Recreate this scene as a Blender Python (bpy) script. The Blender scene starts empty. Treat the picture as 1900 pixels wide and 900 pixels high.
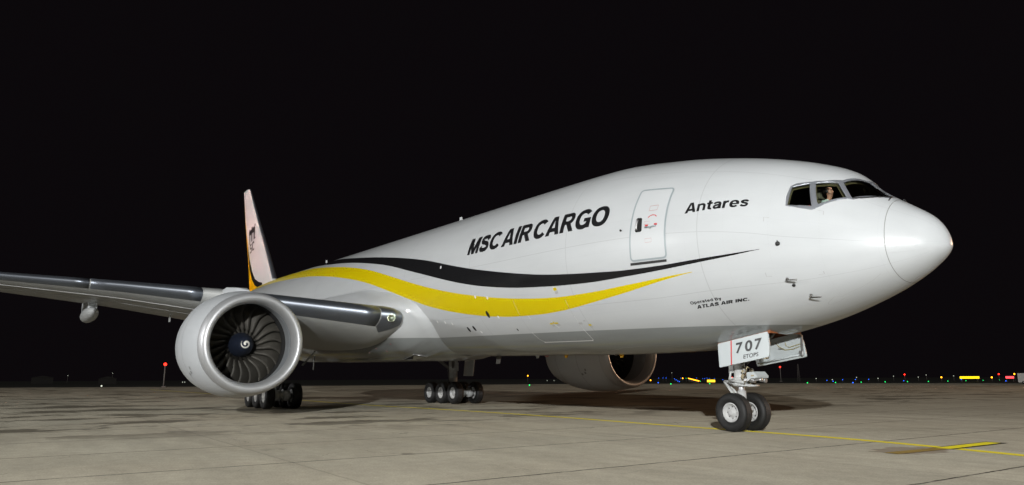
import bpy, bmesh, math, random
import numpy as np
from mathutils import Vector, Matrix
from mathutils.geometry import tessellate_polygon
R = math.radians
random.seed(7)
sc = bpy.context.scene

# ------------------------------------------------------------------ camera, world, lights, exposure
cam_d = bpy.data.cameras.new('camera'); cam = bpy.data.objects.new('camera', cam_d)
sc.collection.objects.link(cam); sc.camera = cam
_yaw, _pitch, _roll = 2.5420588, 0.1886680, -0.0041130
_f = Vector((math.cos(_pitch)*math.cos(_yaw), math.cos(_pitch)*math.sin(_yaw), math.sin(_pitch)))
_r = _f.cross(Vector((0, 0, 1))).normalized(); _u = _r.cross(_f)
_r2 = math.cos(_roll)*_r + math.sin(_roll)*_u; _u2 = -math.sin(_roll)*_r + math.cos(_roll)*_u
_m = Matrix((_r2, _u2, -_f)).transposed().to_4x4(); _m.translation = Vector((7.3661, -16.8268, 1.4485))
cam.matrix_world = _m
cam_d.sensor_width = 36; cam_d.lens = 36*1325.25/1900
cam_d.clip_start = 0.1; cam_d.clip_end = 6000

w = bpy.data.worlds.new('World'); sc.world = w; w.use_nodes = True
bg = w.node_tree.nodes['Background']
bg.inputs[0].default_value = (0.74, 0.56, 0.70, 1); bg.inputs[1].default_value = 0.0040

def area(name, loc, target, size, power, color):
    d = bpy.data.lights.new(name, 'AREA'); d.shape = 'DISK'; d.size = size; d.energy = power; d.color = color
    o = bpy.data.objects.new(name, d); sc.collection.objects.link(o); o.location = loc
    o.rotation_euler = (Vector(target)-Vector(loc)).to_track_quat('-Z', 'Y').to_euler(); return o
area('flood_lamp', (30.5, -38.8, 12.4), (-34, -4, 4), 0.7, 21800, (0.975, 0.995, 1.0))
area('fill_lamp', (-72, -118, 24), (-35, 0, 5), 3.0, 38500, (0.97, 0.97, 0.97))  # neutral fill added to brighten the rear hull, wing and near engine
area('rear_lamp', (20, 120, 22), (-15, 20, 0), 3.0, 27000, (1, 0.62, 0.38))
tl = area('tail_lamp', (-78, -62, 16), (-60, 0, 15.5), 1.2, 430, (1.0, 0.50, 0.40)); tl.data.spread = R(24)
sd = bpy.data.lights.new('far_fill_sun', 'SUN'); sd.energy = 0.62; sd.angle = R(0.6); sd.color = (1, 0.97, 0.90)  # weak parallel light added to lift the far ground
so = bpy.data.objects.new('far_fill_sun', sd); sc.collection.objects.link(so)
so.rotation_euler = Vector((-0.70*.98, 0.714*.98, -math.sin(R(11.5)))).to_track_quat('-Z', 'Y').to_euler()

vs = sc.view_settings; vs.view_transform = 'Standard'; vs.look = 'None'; vs.gamma = 1; vs.exposure = 0.22
vs.use_curve_mapping = False
try:
    sc.cycles.use_denoising = True; sc.cycles.max_bounces = 6; sc.cycles.transparent_max_bounces = 8
    sc.cycles.sample_clamp_indirect = 4; sc.cycles.blur_glossy = 0.3
except Exception: pass

# ------------------------------------------------------------------ materials
def NT(name):
    m = bpy.data.materials.new(name); m.use_nodes = True; nt = m.node_tree
    return m, nt, nt.nodes['Principled BSDF']
def N(nt, t, **k):
    n = nt.nodes.new(t)
    for a, b in k.items(): setattr(n, a, b)
    return n
def mat(name, col, rough=0.5, metal=0.0, coat=0.0, noise=0.0, nscale=4.0, bump=0.0, bscale=30):
    m, nt, b = NT(name)
    b.inputs['Roughness'].default_value = rough; b.inputs['Metallic'].default_value = metal
    if coat: b.inputs['Coat Weight'].default_value = coat; b.inputs['Coat Roughness'].default_value = 0.05
    tc = N(nt, 'ShaderNodeTexCoord'); nz = N(nt, 'ShaderNodeTexNoise'); nz.inputs['Scale'].default_value = nscale
    nz.inputs['Detail'].default_value = 5
    nt.links.new(tc.outputs['Object'], nz.inputs['Vector'])
    mx = N(nt, 'ShaderNodeMix', data_type='RGBA')
    mx.inputs[6].default_value = (*[c*(1-noise) for c in col], 1); mx.inputs[7].default_value = (*[min(1, c*(1+noise*.6)) for c in col], 1)
    nt.links.new(nz.outputs[0], mx.inputs[0]); nt.links.new(mx.outputs[2], b.inputs['Base Color'])
    if bump:
        n2 = N(nt, 'ShaderNodeTexNoise'); n2.inputs['Scale'].default_value = bscale
        bp = N(nt, 'ShaderNodeBump'); bp.inputs['Strength'].default_value = bump; bp.inputs['Distance'].default_value = 0.01
        nt.links.new(tc.outputs['Object'], n2.inputs['Vector']); nt.links.new(n2.outputs[0], bp.inputs['Height'])
        nt.links.new(bp.outputs[0], b.inputs['Normal'])
    return m
def emis(name, col, s):
    m, nt, b = NT(name); b.inputs['Base Color'].default_value = (*[c*.2 for c in col], 1)
    b.inputs['Emission Color'].default_value = (*col, 1); b.inputs['Emission Strength'].default_value = s
    return m
def math_(nt, op, a, b=None, c=None):
    n = N(nt, 'ShaderNodeMath', operation=op)
    for i, v in enumerate((a, b, c)):
        if v is None: continue
        if isinstance(v, (int, float)): n.inputs[i].default_value = v
        else: nt.links.new(v, n.inputs[i])
    return n.outputs[0]

WHITE = (0.665, 0.685, 0.695)
def hull_mat(name, white=WHITE, grey=(0.33, 0.35, 0.35), seams=True, zoff=0.0):
    m, nt, b = NT(name)
    tc = N(nt, 'ShaderNodeTexCoord'); sp = N(nt, 'ShaderNodeSeparateXYZ'); nt.links.new(tc.outputs['Object'], sp.inputs[0])
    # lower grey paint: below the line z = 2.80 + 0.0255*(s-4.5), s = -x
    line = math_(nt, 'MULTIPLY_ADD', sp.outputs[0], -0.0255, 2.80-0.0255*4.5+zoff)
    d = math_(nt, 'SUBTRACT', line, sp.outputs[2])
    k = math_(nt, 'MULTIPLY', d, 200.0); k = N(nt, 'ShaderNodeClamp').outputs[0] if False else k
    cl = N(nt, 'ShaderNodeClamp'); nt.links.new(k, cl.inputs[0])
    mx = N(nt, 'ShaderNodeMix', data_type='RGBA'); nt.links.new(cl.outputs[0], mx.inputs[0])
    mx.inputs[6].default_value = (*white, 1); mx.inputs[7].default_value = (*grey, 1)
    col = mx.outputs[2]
    # faint grime, streaked along the flow
    mp = N(nt, 'ShaderNodeMapping'); mp.inputs['Scale'].default_value = (0.35, 1.6, 1.6); nt.links.new(tc.outputs['Object'], mp.inputs[0])
    nz = N(nt, 'ShaderNodeTexNoise'); nz.inputs['Scale'].default_value = 1.3; nz.inputs['Detail'].default_value = 8
    nt.links.new(mp.outputs[0], nz.inputs['Vector'])
    rr = N(nt, 'ShaderNodeMapRange'); nt.links.new(nz.outputs[0], rr.inputs[0])
    rr.inputs[1].default_value = .3; rr.inputs[2].default_value = .75; rr.inputs[3].default_value = 1.0; rr.inputs[4].default_value = .93
    m2 = N(nt, 'ShaderNodeMix', data_type='RGBA', blend_type='MULTIPLY'); m2.inputs[0].default_value = 1
    nt.links.new(col, m2.inputs[6]); nt.links.new(rr.outputs[0], m2.inputs[7]); col = m2.outputs[2]
    # oily belly streaks, only on the grey
    mp3 = N(nt, 'ShaderNodeMapping'); mp3.inputs['Scale'].default_value = (0.16, 1.3, 1.5); nt.links.new(tc.outputs['Object'], mp3.inputs[0])
    n3 = N(nt, 'ShaderNodeTexNoise'); n3.inputs['Scale'].default_value = 1.7; n3.inputs['Detail'].default_value = 6
    nt.links.new(mp3.outputs[0], n3.inputs['Vector'])
    r3 = N(nt, 'ShaderNodeMapRange'); nt.links.new(n3.outputs[0], r3.inputs[0])
    r3.inputs[1].default_value = .52; r3.inputs[2].default_value = .70; r3.inputs[3].default_value = 0; r3.inputs[4].default_value = .55
    low = math_(nt, 'MULTIPLY', d, 1.6); c3 = N(nt, 'ShaderNodeClamp'); nt.links.new(low, c3.inputs[0])
    f3 = math_(nt, 'MULTIPLY', r3.outputs[0], c3.outputs[0])
    m3 = N(nt, 'ShaderNodeMix', data_type='RGBA'); nt.links.new(f3, m3.inputs[0]); nt.links.new(col, m3.inputs[6]); m3.inputs[7].default_value = (0.12, 0.095, 0.07, 1)
    col = m3.outputs[2]
    if seams:
        uv = N(nt, 'ShaderNodeUVMap'); uv.uv_map = 'hull'; su = N(nt, 'ShaderNodeSeparateXYZ'); nt.links.new(uv.outputs[0], su.inputs[0])
        tot = None
        for ax, vals, wd in ((0, (4.95, 9.85, 15.6, 21.2, 27.3, 33.0, 39.5, 45.2), 0.012), (1, (1.0, 1.615, 2.42), 0.010)):
            for v in vals:
                a = math_(nt, 'SUBTRACT', su.outputs[ax], v if ax == 0 else v*3.1); a = math_(nt, 'ABSOLUTE', a)
                a = math_(nt, 'LESS_THAN', a, wd)
                tot = a if tot is None else math_(nt, 'MAXIMUM', tot, a)
        fr = math_(nt, 'FRACT', math_(nt, 'DIVIDE', su.outputs[0], 1.065)); fr = math_(nt, 'LESS_THAN', fr, .008); f2 = math_(nt, 'FRACT', math_(nt, 'DIVIDE', su.outputs[1], .93)); f2 = math_(nt, 'LESS_THAN', f2, .007)
        rv = math_(nt, 'LESS_THAN', math_(nt, 'FRACT', math_(nt, 'MULTIPLY', su.outputs[1], 9.0)), .5); fr = math_(nt, 'MULTIPLY', fr, rv)
        tot = math_(nt, 'MAXIMUM', math_(nt, 'MULTIPLY', tot, 0.25), math_(nt, 'MULTIPLY', math_(nt, 'MAXIMUM', fr, f2), 0.10))
        m4 = N(nt, 'ShaderNodeMix', data_type='RGBA'); nt.links.new(tot, m4.inputs[0]); nt.links.new(col, m4.inputs[6]); m4.inputs[7].default_value = (0.25, 0.25, 0.25, 1)
        col = m4.outputs[2]
        # slight skin waviness between the frames
        wv = N(nt, 'ShaderNodeTexNoise'); wv.inputs['Scale'].default_value = 1.1; nt.links.new(tc.outputs['Object'], wv.inputs['Vector'])
        bp = N(nt, 'ShaderNodeBump'); bp.inputs['Strength'].default_value = .10; bp.inputs['Distance'].default_value = .02
        nt.links.new(wv.outputs[0], bp.inputs['Height']); nt.links.new(bp.outputs[0], b.inputs['Normal'])
    nt.links.new(col, b.inputs['Base Color'])
    b.inputs['Roughness'].default_value = .32; b.inputs['Specular IOR Level'].default_value = .25
    b.inputs['Coat Weight'].default_value = .6; b.inputs['Coat Roughness'].default_value = .025
    return m
M = {}
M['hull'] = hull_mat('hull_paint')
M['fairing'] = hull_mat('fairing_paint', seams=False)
M['white'] = mat('white_paint', (0.655, 0.675, 0.685), .42, coat=0.0, noise=.05, nscale=1.2)
M['cowl'] = mat('cowling_paint', (0.64, 0.665, 0.685), .36, coat=.15, noise=.06, nscale=.9)
M['wingw'] = mat('wing_paint', (0.50, 0.51, 0.50), .35, noise=.12, nscale=.6)
M['black'] = mat('black_paint', (0.012, 0.012, 0.013), .22, noise=.1)
M['ink'] = mat('lettering_black', (0.012, 0.012, 0.013), .35)
M['yellow'] = mat('yellow_paint', (0.80, 0.62, 0.0), .3, coat=.1, noise=.04, nscale=1.5)
M['amberp'] = mat('fin_yellow_paint', (0.80, 0.42, 0.0), .3)
M['red'] = mat('red_paint', (0.62, 0.03, 0.03), .4)
M['redthin'] = mat('faded_red_marking', (0.55, 0.25, 0.24), .4)
M['greyp'] = mat('grey_trim', (0.36, 0.41, 0.43), .35)
M['mark'] = mat('grey_marking', (0.5, 0.5, 0.5), .4)
M['seam'] = mat('seam_dark', (0.28, 0.28, 0.27), .6)
M['seamw'] = mat('bright_edge', (0.9, 0.9, 0.9), .3)
M['chrome'] = mat('brushed_lip', (0.66, 0.67, 0.68), .48, metal=.6, noise=.08, nscale=2)
M['slat'] = mat('slat_metal', (0.30, 0.33, 0.38), .40, metal=.85, noise=.25, nscale=.7)
M['alu'] = mat('aluminium', (0.6, 0.6, 0.6), .35, metal=.8)
M['liner'] = mat('inlet_liner', (0.30, 0.32, 0.34), .45, noise=.05)
M['fan'] = mat('fan_blade_metal', (0.072, 0.066, 0.055), .58, metal=.35, noise=.12, nscale=3)
M['fanle'] = mat('fan_edge_metal', (0.40, 0.38, 0.35), .3, metal=.9)
M['navy'] = mat('spinner_blue', (0.014, 0.019, 0.034), .5)
M['offw'] = mat('spiral_white', (0.75, 0.73, 0.66), .5)
M['dark'] = mat('dark_metal', (0.03, 0.03, 0.03), .5)
M['hole'] = mat('opening_shade', (0.008, 0.008, 0.008), .8)  # near-black colour stands in for the shade inside recesses and openings
M['tyre'] = mat('tyre_rubber', (0.014, 0.0135, 0.013), .62, noise=.35, nscale=7, bump=.15, bscale=60)
M['rim'] = mat('rim_white', (0.52, 0.52, 0.51), .35, noise=.08)
M['gear'] = mat('gear_grey_paint', (0.55, 0.56, 0.55), .35, noise=.25, nscale=9)
M['gdark'] = mat('gear_dark_metal', (0.20, 0.19, 0.175), .4, metal=.5, noise=.4, nscale=14)  # darker, half metallic finish for braces, probes and the exhaust
M['brass'] = mat('hydraulic_brass', (0.35, 0.30, 0.20), .35, metal=.7, noise=.4, nscale=18)
M['bay'] = mat('bay_primer', (0.30, 0.10, 0.035), .6, noise=.35, nscale=5)
M['doorp'] = mat('gear_door_paint', (0.52, 0.565, 0.575), .3, coat=.2, noise=.04)
M['wire'] = mat('cable', (0.35, 0.30, 0.12), .5)
M['frame'] = mat('window_frame_metal', (0.42, 0.44, 0.48), .35, metal=.55, noise=.1)
M['lining'] = mat('cockpit_lining', (0.10, 0.085, 0.04), .7, noise=.3, nscale=6)
M['cabin'] = mat('cockpit_dark', (0.006, 0.006, 0.005), .8)
M['seatm'] = mat('cockpit_seat_cloth', (0.13, 0.125, 0.09), .85, noise=.3, nscale=15)
M['skin'] = mat('skin', (0.52, 0.27, 0.19), .5, noise=.08)
M['hair'] = mat('hair', (0.03, 0.022, 0.016), .7)
M['shirt'] = mat('pale_shirt', (0.62, 0.78, 0.74), .8)
M['orange'] = mat('orange_vest', (0.8, 0.12, 0.03), .7)
M['grass'] = mat('airfield_grass', (0.012, 0.014, 0.006), .95, noise=.5, nscale=.15)
M['pole'] = mat('pole_metal', (0.22, 0.20, 0.19), .6)
M['van'] = mat('van_paint', (0.55, 0.54, 0.52), .5, noise=.05)
M['shed'] = mat('shed_wall', (0.018, 0.017, 0.016), .8, noise=.2)
# glass
def glass(name):
    m, nt, b = NT(name)
    nt.nodes.remove(b); out = nt.nodes['Material Output']
    tr = N(nt, 'ShaderNodeBsdfTransparent'); tr.inputs[0].default_value = (.82, .86, .80, 1)
    gl = N(nt, 'ShaderNodeBsdfGlossy'); gl.inputs['Roughness'].default_value = .02
    fr = N(nt, 'ShaderNodeFresnel'); fr.inputs[0].default_value = 1.5
    mx = N(nt, 'ShaderNodeMixShader'); nt.links.new(fr.outputs[0], mx.inputs[0]); nt.links.new(tr.outputs[0], mx.inputs[1]); nt.links.new(gl.outputs[0], mx.inputs[2])
    nt.links.new(mx.outputs[0], out.inputs[0]); return m
M['glass'] = glass('cockpit_glass')
M['lampglass'] = mat('lamp_glass', (0.35, 0.38, 0.28), .12, metal=.8, noise=.3, nscale=12)
# concrete apron
def concrete():
    m, nt, b = NT('apron_concrete')
    tc = N(nt, 'ShaderNodeTexCoord'); P = tc.outputs['Object']; sp = N(nt, 'ShaderNodeSeparateXYZ'); nt.links.new(P, sp.inputs[0])
    X, Y = sp.outputs[0], sp.outputs[1]
    def noise(scale, detail=5, rough=.55, vscale=(1, 1, 1)):
        mp = N(nt, 'ShaderNodeMapping'); mp.inputs['Scale'].default_value = vscale; nt.links.new(P, mp.inputs[0])
        n = N(nt, 'ShaderNodeTexNoise'); n.inputs['Scale'].default_value = scale; n.inputs['Detail'].default_value = detail; n.inputs['Roughness'].default_value = rough
        nt.links.new(mp.outputs[0], n.inputs['Vector']); return n.outputs[0]
    def mr(v, a, b_, c, d):
        r = N(nt, 'ShaderNodeMapRange'); nt.links.new(v, r.inputs[0])
        for i, q in enumerate((a, b_, c, d)): r.inputs[i+1].default_value = q
        return r.outputs[0]
    def mixc(f, a, col, mode='MIX'):
        x = N(nt, 'ShaderNodeMix', data_type='RGBA', blend_type=mode)
        if isinstance(f, float): x.inputs[0].default_value = f
        else: nt.links.new(f, x.inputs[0])
        nt.links.new(a, x.inputs[6])
        if isinstance(col, tuple): x.inputs[7].default_value = (*col, 1)
        else: nt.links.new(col, x.inputs[7])
        return x.outputs[2]
    base = N(nt, 'ShaderNodeMix', data_type='RGBA'); nt.links.new(noise(.22, 6), base.inputs[0])
    base.inputs[6].default_value = (.325, .285, .215, 1); base.inputs[7].default_value = (.405, .377, .298, 1)
    c = base.outputs[2]
    c = mixc(1.0, c, mr(noise(3.2, 8, .7), .25, .8, .80, 1.15), 'MULTIPLY')
    c = mixc(1.0, c, mr(noise(28, 4, .7), .3, .7, .78, 1.22), 'MULTIPLY')
    c = mixc(1.0, c, mr(noise(.9, 7, .6, (.25, 1, 1)), .3, .7, .84, 1.10), 'MULTIPLY')
    # slabs: each with its own tone
    ix = math_(nt, 'FLOOR', math_(nt, 'DIVIDE', math_(nt, 'ADD', X, 1.9), 3.9)); iy = math_(nt, 'FLOOR', math_(nt, 'DIVIDE', math_(nt, 'SUBTRACT', Y, 2.6), 7.6))
    cb = N(nt, 'ShaderNodeCombineXYZ'); nt.links.new(ix, cb.inputs[0]); nt.links.new(iy, cb.inputs[1])
    wn = N(nt, 'ShaderNodeTexWhiteNoise', noise_dimensions='2D'); nt.links.new(cb.outputs[0], wn.inputs[0])
    c = mixc(1.0, c, mr(wn.outputs[0], 0, 1, .93, 1.06), 'MULTIPLY')
    # joints between slabs, broken sealant
    wob = math_(nt, 'MULTIPLY', math_(nt, 'SUBTRACT', noise(2.5, 3), .5), .07)
    def joint(C, off, sp_, wd):
        q = math_(nt, 'ADD', math_(nt, 'ADD', C, off), wob); q = math_(nt, 'DIVIDE', q, sp_); q = math_(nt, 'FRACT', math_(nt, 'ADD', q, .5))
        q = math_(nt, 'ABSOLUTE', math_(nt, 'SUBTRACT', q, .5)); q = math_(nt, 'MULTIPLY', q, sp_)
        return math_(nt, 'LESS_THAN', q, wd)
    jx = joint(X, 1.9, 3.9, .028); jy = joint(Y, -2.6, 7.6, .024)
    brk = mr(noise(1.6, 6, .75), .36, .50, .25, 1.0)
    jm = math_(nt, 'MULTIPLY', math_(nt, 'MAXIMUM', jx, math_(nt, 'MULTIPLY', jy, .25)), brk)
    c = mixc(jm, c, (.028, .023, .017))
    jl = math_(nt, 'MULTIPLY', joint(X, 1.84, 3.9, .02), mr(noise(.8, 5, .7), .55, .62, 0, .5))
    c = mixc(jl, c, (.34, .33, .29))
    # damp patches near the right engine and under the wing
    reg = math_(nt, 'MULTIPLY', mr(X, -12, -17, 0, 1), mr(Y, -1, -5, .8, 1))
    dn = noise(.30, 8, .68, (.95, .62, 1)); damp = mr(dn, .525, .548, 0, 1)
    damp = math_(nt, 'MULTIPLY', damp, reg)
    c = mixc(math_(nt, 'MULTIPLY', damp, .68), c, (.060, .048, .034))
    vo = N(nt, 'ShaderNodeTexVoronoi', feature='DISTANCE_TO_EDGE'); vo.inputs['Scale'].default_value = .16
    wv = N(nt, 'ShaderNodeMapping'); nt.links.new(P, wv.inputs[0]); av = N(nt, 'ShaderNodeVectorMath', operation='ADD'); nt.links.new(wv.outputs[0], av.inputs[0])
    nv = N(nt, 'ShaderNodeTexNoise'); nv.inputs['Scale'].default_value = .7; nv.inputs['Detail'].default_value = 7; nt.links.new(P, nv.inputs['Vector']); nt.links.new(nv.outputs[1], av.inputs[1]); nt.links.new(av.outputs[0], vo.inputs['Vector'])
    ck = math_(nt, 'MULTIPLY', mr(vo.outputs[0], .0, .0022, 1, 0), mr(noise(.5, 4), .50, .56, 0, .65))
    c = mixc(ck, c, (.05, .042, .032))
    tm = noise(1.0, 5, .6, (.05, 1.6, 1)); c = mixc(math_(nt, 'MULTIPLY', mr(tm, .56, .70, 0, .35), mr(Y, -9, -2, 0, 1)), c, (.07, .06, .048))
    # small oil spots
    on = noise(.55, 4, .5, (1, 1, 1)); oil = math_(nt, 'MULTIPLY', mr(on, .70, .73, 0, 1), .5)
    c = mixc(oil, c, (.06, .048, .036))
    # rubbed brown patch at the marking
    dx = math_(nt, 'DIVIDE', math_(nt, 'ADD', X, .45), .62); dy = math_(nt, 'DIVIDE', math_(nt, 'ADD', Y, 1.75), 1.0)
    rr = math_(nt, 'ADD', math_(nt, 'MULTIPLY', dx, dx), math_(nt, 'MULTIPLY', dy, dy)); rr = math_(nt, 'ADD', rr, math_(nt, 'MULTIPLY', math_(nt, 'SUBTRACT', noise(3, 6), .5), 2.2))
    c = mixc(mr(rr, .75, 1.0, .5, 0), c, (.11, .066, .04))
    nt.links.new(c, b.inputs['Base Color'])
    rg = math_(nt, 'MULTIPLY_ADD', damp, -.35, .82); nt.links.new(rg, b.inputs['Roughness'])
    b.inputs['Specular IOR Level'].default_value = .3; b.inputs['Diffuse Roughness'].default_value = 0.5
    bp = N(nt, 'ShaderNodeBump'); bp.inputs['Strength'].default_value = .35; bp.inputs['Distance'].default_value = .01
    hh = math_(nt, 'SUBTRACT', noise(45, 5, .7), jm); nt.links.new(hh, bp.inputs['Height']); nt.links.new(bp.outputs[0], b.inputs['Normal'])
    return m
M['concrete'] = concrete()
def paint_mark():
    m, nt, b = NT('yellow_line_paint')
    tc = N(nt, 'ShaderNodeTexCoord'); n = N(nt, 'ShaderNodeTexNoise'); n.inputs['Scale'].default_value = 9; n.inputs['Detail'].default_value = 7; n.inputs['Roughness'].default_value = .7
    nt.links.new(tc.outputs['Object'], n.inputs['Vector'])
    r = N(nt, 'ShaderNodeMapRange'); nt.links.new(n.outputs[0], r.inputs[0]); r.inputs[1].default_value = .66; r.inputs[2].default_value = .80
    x = N(nt, 'ShaderNodeMix', data_type='RGBA'); nt.links.new(r.outputs[0], x.inputs[0]); x.inputs[6].default_value = (.62, .52, .010, 1); x.inputs[7].default_value = (.25, .17, .05, 1)
    nt.links.new(x.outputs[2], b.inputs['Base Color']); b.inputs['Roughness'].default_value = .75; b.inputs['Diffuse Roughness'].default_value = .6
    return m
M['yline'] = paint_mark()
M['bline'] = mat('black_line_paint', (.02, .02, .02), .8, noise=.3, nscale=6)
M['worn'] = mat('worn_orange_paint', (.50, .33, .07), .8, noise=.45, nscale=5)

# ------------------------------------------------------------------ mesh helpers
def link(name, me, m, parent=None, smooth=True):
    o = bpy.data.objects.new(name, me); sc.collection.objects.link(o)
    if m is not None:
        for x in (m if isinstance(m, (list, tuple)) else [m]): me.materials.append(x)
    if parent: o.parent = parent
    if smooth: me.polygons.foreach_set('use_smooth', [True]*len(me.polygons))
    return o
class MB:
    def __init__(s): s.v = []; s.f = []; s.mi = []; s.sm = []
    def add(s, v, f, mi=0, sm=False):
        b = len(s.v); s.v += [tuple(q) for q in v]; s.f += [tuple(i+b for i in q) for q in f]; s.mi += [mi]*len(f); s.sm += [sm]*len(f); return s
    def box(s, c, d, rot=None, mi=0, taper=1.0):
        x, y, z = [q/2 for q in d]
        v = [Vector((i*x*(taper if k > 0 else 1), j*y*(taper if k > 0 else 1), k*z)) for i in (-1, 1) for j in (-1, 1) for k in (-1, 1)]
        if rot is not None: v = [rot @ q for q in v]
        v = [q+Vector(c) for q in v]
        return s.add(v, [(0, 1, 3, 2), (4, 6, 7, 5), (0, 4, 5, 1), (2, 3, 7, 6), (0, 2, 6, 4), (1, 5, 7, 3)], mi)
    def tube(s, pts, r, n=14, mi=0, cap=True):
        pts = [Vector(p) for p in pts]; rs = r if isinstance(r, (list, tuple)) else [r]*len(pts)
        rings = []; ref = Vector((0.13, 0.31, 0.94))
        for i, p in enumerate(pts):
            d = (pts[min(i+1, len(pts)-1)]-pts[max(i-1, 0)]).normalized()
            if abs(d.dot(ref)) > .95: ref = Vector((1, 0, 0))
            a = d.cross(ref).normalized(); b = d.cross(a)
            rings.append([p+rs[i]*(math.cos(t)*a+math.sin(t)*b) for t in [2*math.pi*k/n for k in range(n)]])
        v = [q for g in rings for q in g]; f = []
        for i in range(len(pts)-1):
            for k in range(n):
                k2 = (k+1) % n; f.append((i*n+k, i*n+k2, (i+1)*n+k2, (i+1)*n+k))
        s.add(v, f, mi, True)
        if cap: s.add(rings[0], [tuple(range(n))], mi); s.add(rings[-1], [tuple(reversed(range(n)))], mi)
        return s
    def lathe(s, prof, c=(0, 0, 0), axis='x', n=64, mi=0, squash=None):
        """prof: list of (along axis, radius)"""
        v = []; f = []
        for a, r in prof:
            for k in range(n):
                t = 2*math.pi*k/n; cy, cz = r*math.cos(t), r*math.sin(t)
                if squash: cy, cz = squash(a, cy, cz)
                p = (a, cy, cz) if axis == 'x' else (cy, a, cz) if axis == 'y' else (cy, cz, a)
                v.append((p[0]+c[0], p[1]+c[1], p[2]+c[2]))
        for i in range(len(prof)-1):
            for k in range(n):
                k2 = (k+1) % n; f.append((i*n+k, i*n+k2, (i+1)*n+k2, (i+1)*n+k))
        return s.add(v, f, mi, True)
    def prism(s, poly, fn, mi=0):
        """poly: 2-D outline, fn(u, v, side 0/1) -> 3-D"""
        n = len(poly); v = [fn(a, b, 0) for a, b in poly]+[fn(a, b, 1) for a, b in poly]
        f = [tuple(range(n)), tuple(range(2*n-1, n-1, -1))]+[(i, (i+1) % n, (i+1) % n+n, i+n) for i in range(n)]
        return s.add(v, f, mi)
    def build(s, name, m, parent=None, fix=True):
        me = bpy.data.meshes.new(name); me.from_pydata(s.v, [], s.f)
        o = link(name, me, m, parent, smooth=False)
        me.polygons.foreach_set('material_index', s.mi); me.polygons.foreach_set('use_smooth', s.sm)
        if fix:
            bm = bmesh.new(); bm.from_mesh(me); bmesh.ops.remove_doubles(bm, verts=bm.verts, dist=1e-5); bmesh.ops.recalc_face_normals(bm, faces=bm.faces)
            bm.to_mesh(me); bm.free()
        return o
def bevel(o, w_=.01, seg=2):
    me = o.data; bm = bmesh.new(); bm.from_mesh(me)
    ed = [e for e in bm.edges if len(e.link_faces) == 2 and e.calc_face_angle(0) > .5]
    bmesh.ops.bevel(bm, geom=ed, offset=w_, segments=seg, affect='EDGES', profile=.7, clamp_overlap=True)
    bm.to_mesh(me); bm.free(); return o
def empty(name, loc=(0, 0, 0), **k):
    o = bpy.data.objects.new(name, None); sc.collection.objects.link(o); o.location = loc; o.empty_display_size = .2
    for a, b in k.items(): o[a] = b
    return o
def tag(o, label, cat=None, group=None, kind=None):
    o['label'] = label
    if cat: o['category'] = cat
    if group: o['group'] = group
    if kind: o['kind'] = kind
    return o

# ------------------------------------------------------------------ fuselage surface
def pchip(x, y, xq):
    x = np.asarray(x, float); y = np.asarray(y, float); h = np.diff(x); d = np.diff(y)/h; m = np.zeros_like(y)
    for i in range(1, len(x)-1):
        if d[i-1]*d[i] > 0:
            w1 = 2*h[i]+h[i-1]; w2 = h[i]+2*h[i-1]; m[i] = (w1+w2)/(w1/d[i-1]+w2/d[i])
    m[0] = ((2*h[0]+h[1])*d[0]-h[0]*d[1])/(h[0]+h[1]) if len(x) > 2 else d[0]; m[-1] = d[-1]
    xq = np.clip(xq, x[0], x[-1]); i = np.clip(np.searchsorted(x, xq)-1, 0, len(x)-2); t = (xq-x[i])/h[i]
    return (1+2*t)*(1-t)**2*y[i]+t*(1-t)**2*h[i]*m[i]+t*t*(3-2*t)*y[i+1]+t*t*(t-1)*h[i]*m[i+1]
KS = np.array([0, .25, .7, 1.3, 2.0, 2.85, 3.7, 5, 7, 9.5, 13, 20, 42, 50, 58, 63])
ZT = [4.361, 4.997, 5.367, 5.797, 6.495, 6.916, 7.226, 7.605, 8.042, 8.381, 8.487, 8.641, 9.124, 9.299, 9.175, 8.785]
ZB = [4.361, 4.028, 3.724, 3.432, 3.167, 2.901, 2.705, 2.476, 2.244, 2.224, 2.287, 2.441, 2.924, 3.76, 5.56, 6.86]
HW = [0, .47, .80, 1.18, 1.55, 1.92, 2.25, 2.6, 2.88, 3.03, 3.1, 3.1, 3.1, 2.75, 1.5, .3]
ZC = [4.361, 4.373, 4.397, 4.445, 4.542, 4.687, 4.88, 5.085, 5.242, 5.327, 5.387, 5.541, 6.024, 6.3, 7.2, 7.6]
KU = np.sqrt(KS)
def prof(s):
    u = np.sqrt(np.maximum(s, 0)); return [pchip(KU, q, u) for q in (ZT, ZB, HW, ZC)]
def hull0(s, th):
    zt, zb, hw, zc = prof(s); c = np.cos(th)
    return np.stack([-s, -hw*np.sin(th), np.where(c < 0, zc-(zt-zc)*c, zc-(zc-zb)*c)], -1)
def hull(s, th, off=0.0):
    """s: metres aft of the nose, th: 0 keel, pi/2 right-hand side (-y), pi crown"""
    s = np.asarray(s, float); th = np.asarray(th, float); P = hull0(s, th)
    e = 1e-3; ds = np.maximum(s*.02, e)
    a = hull0(s+ds, th)-hull0(np.maximum(s-ds, 1e-6), th); b = hull0(s, th+e)-hull0(s, th-e)
    n = np.cross(a, b); n /= np.linalg.norm(n, axis=-1, keepdims=True)+1e-12
    ctr = np.stack([-s-0*th, 0*s+0*th, prof(s)[3]+0*th], -1)
    sg = np.sign(((P-ctr)*n).sum(-1, keepdims=True)); sg[sg == 0] = 1; n = n*sg
    return P+n*off, n
RR = 3.1   # param plane: x = s, y = th*RR
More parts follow.
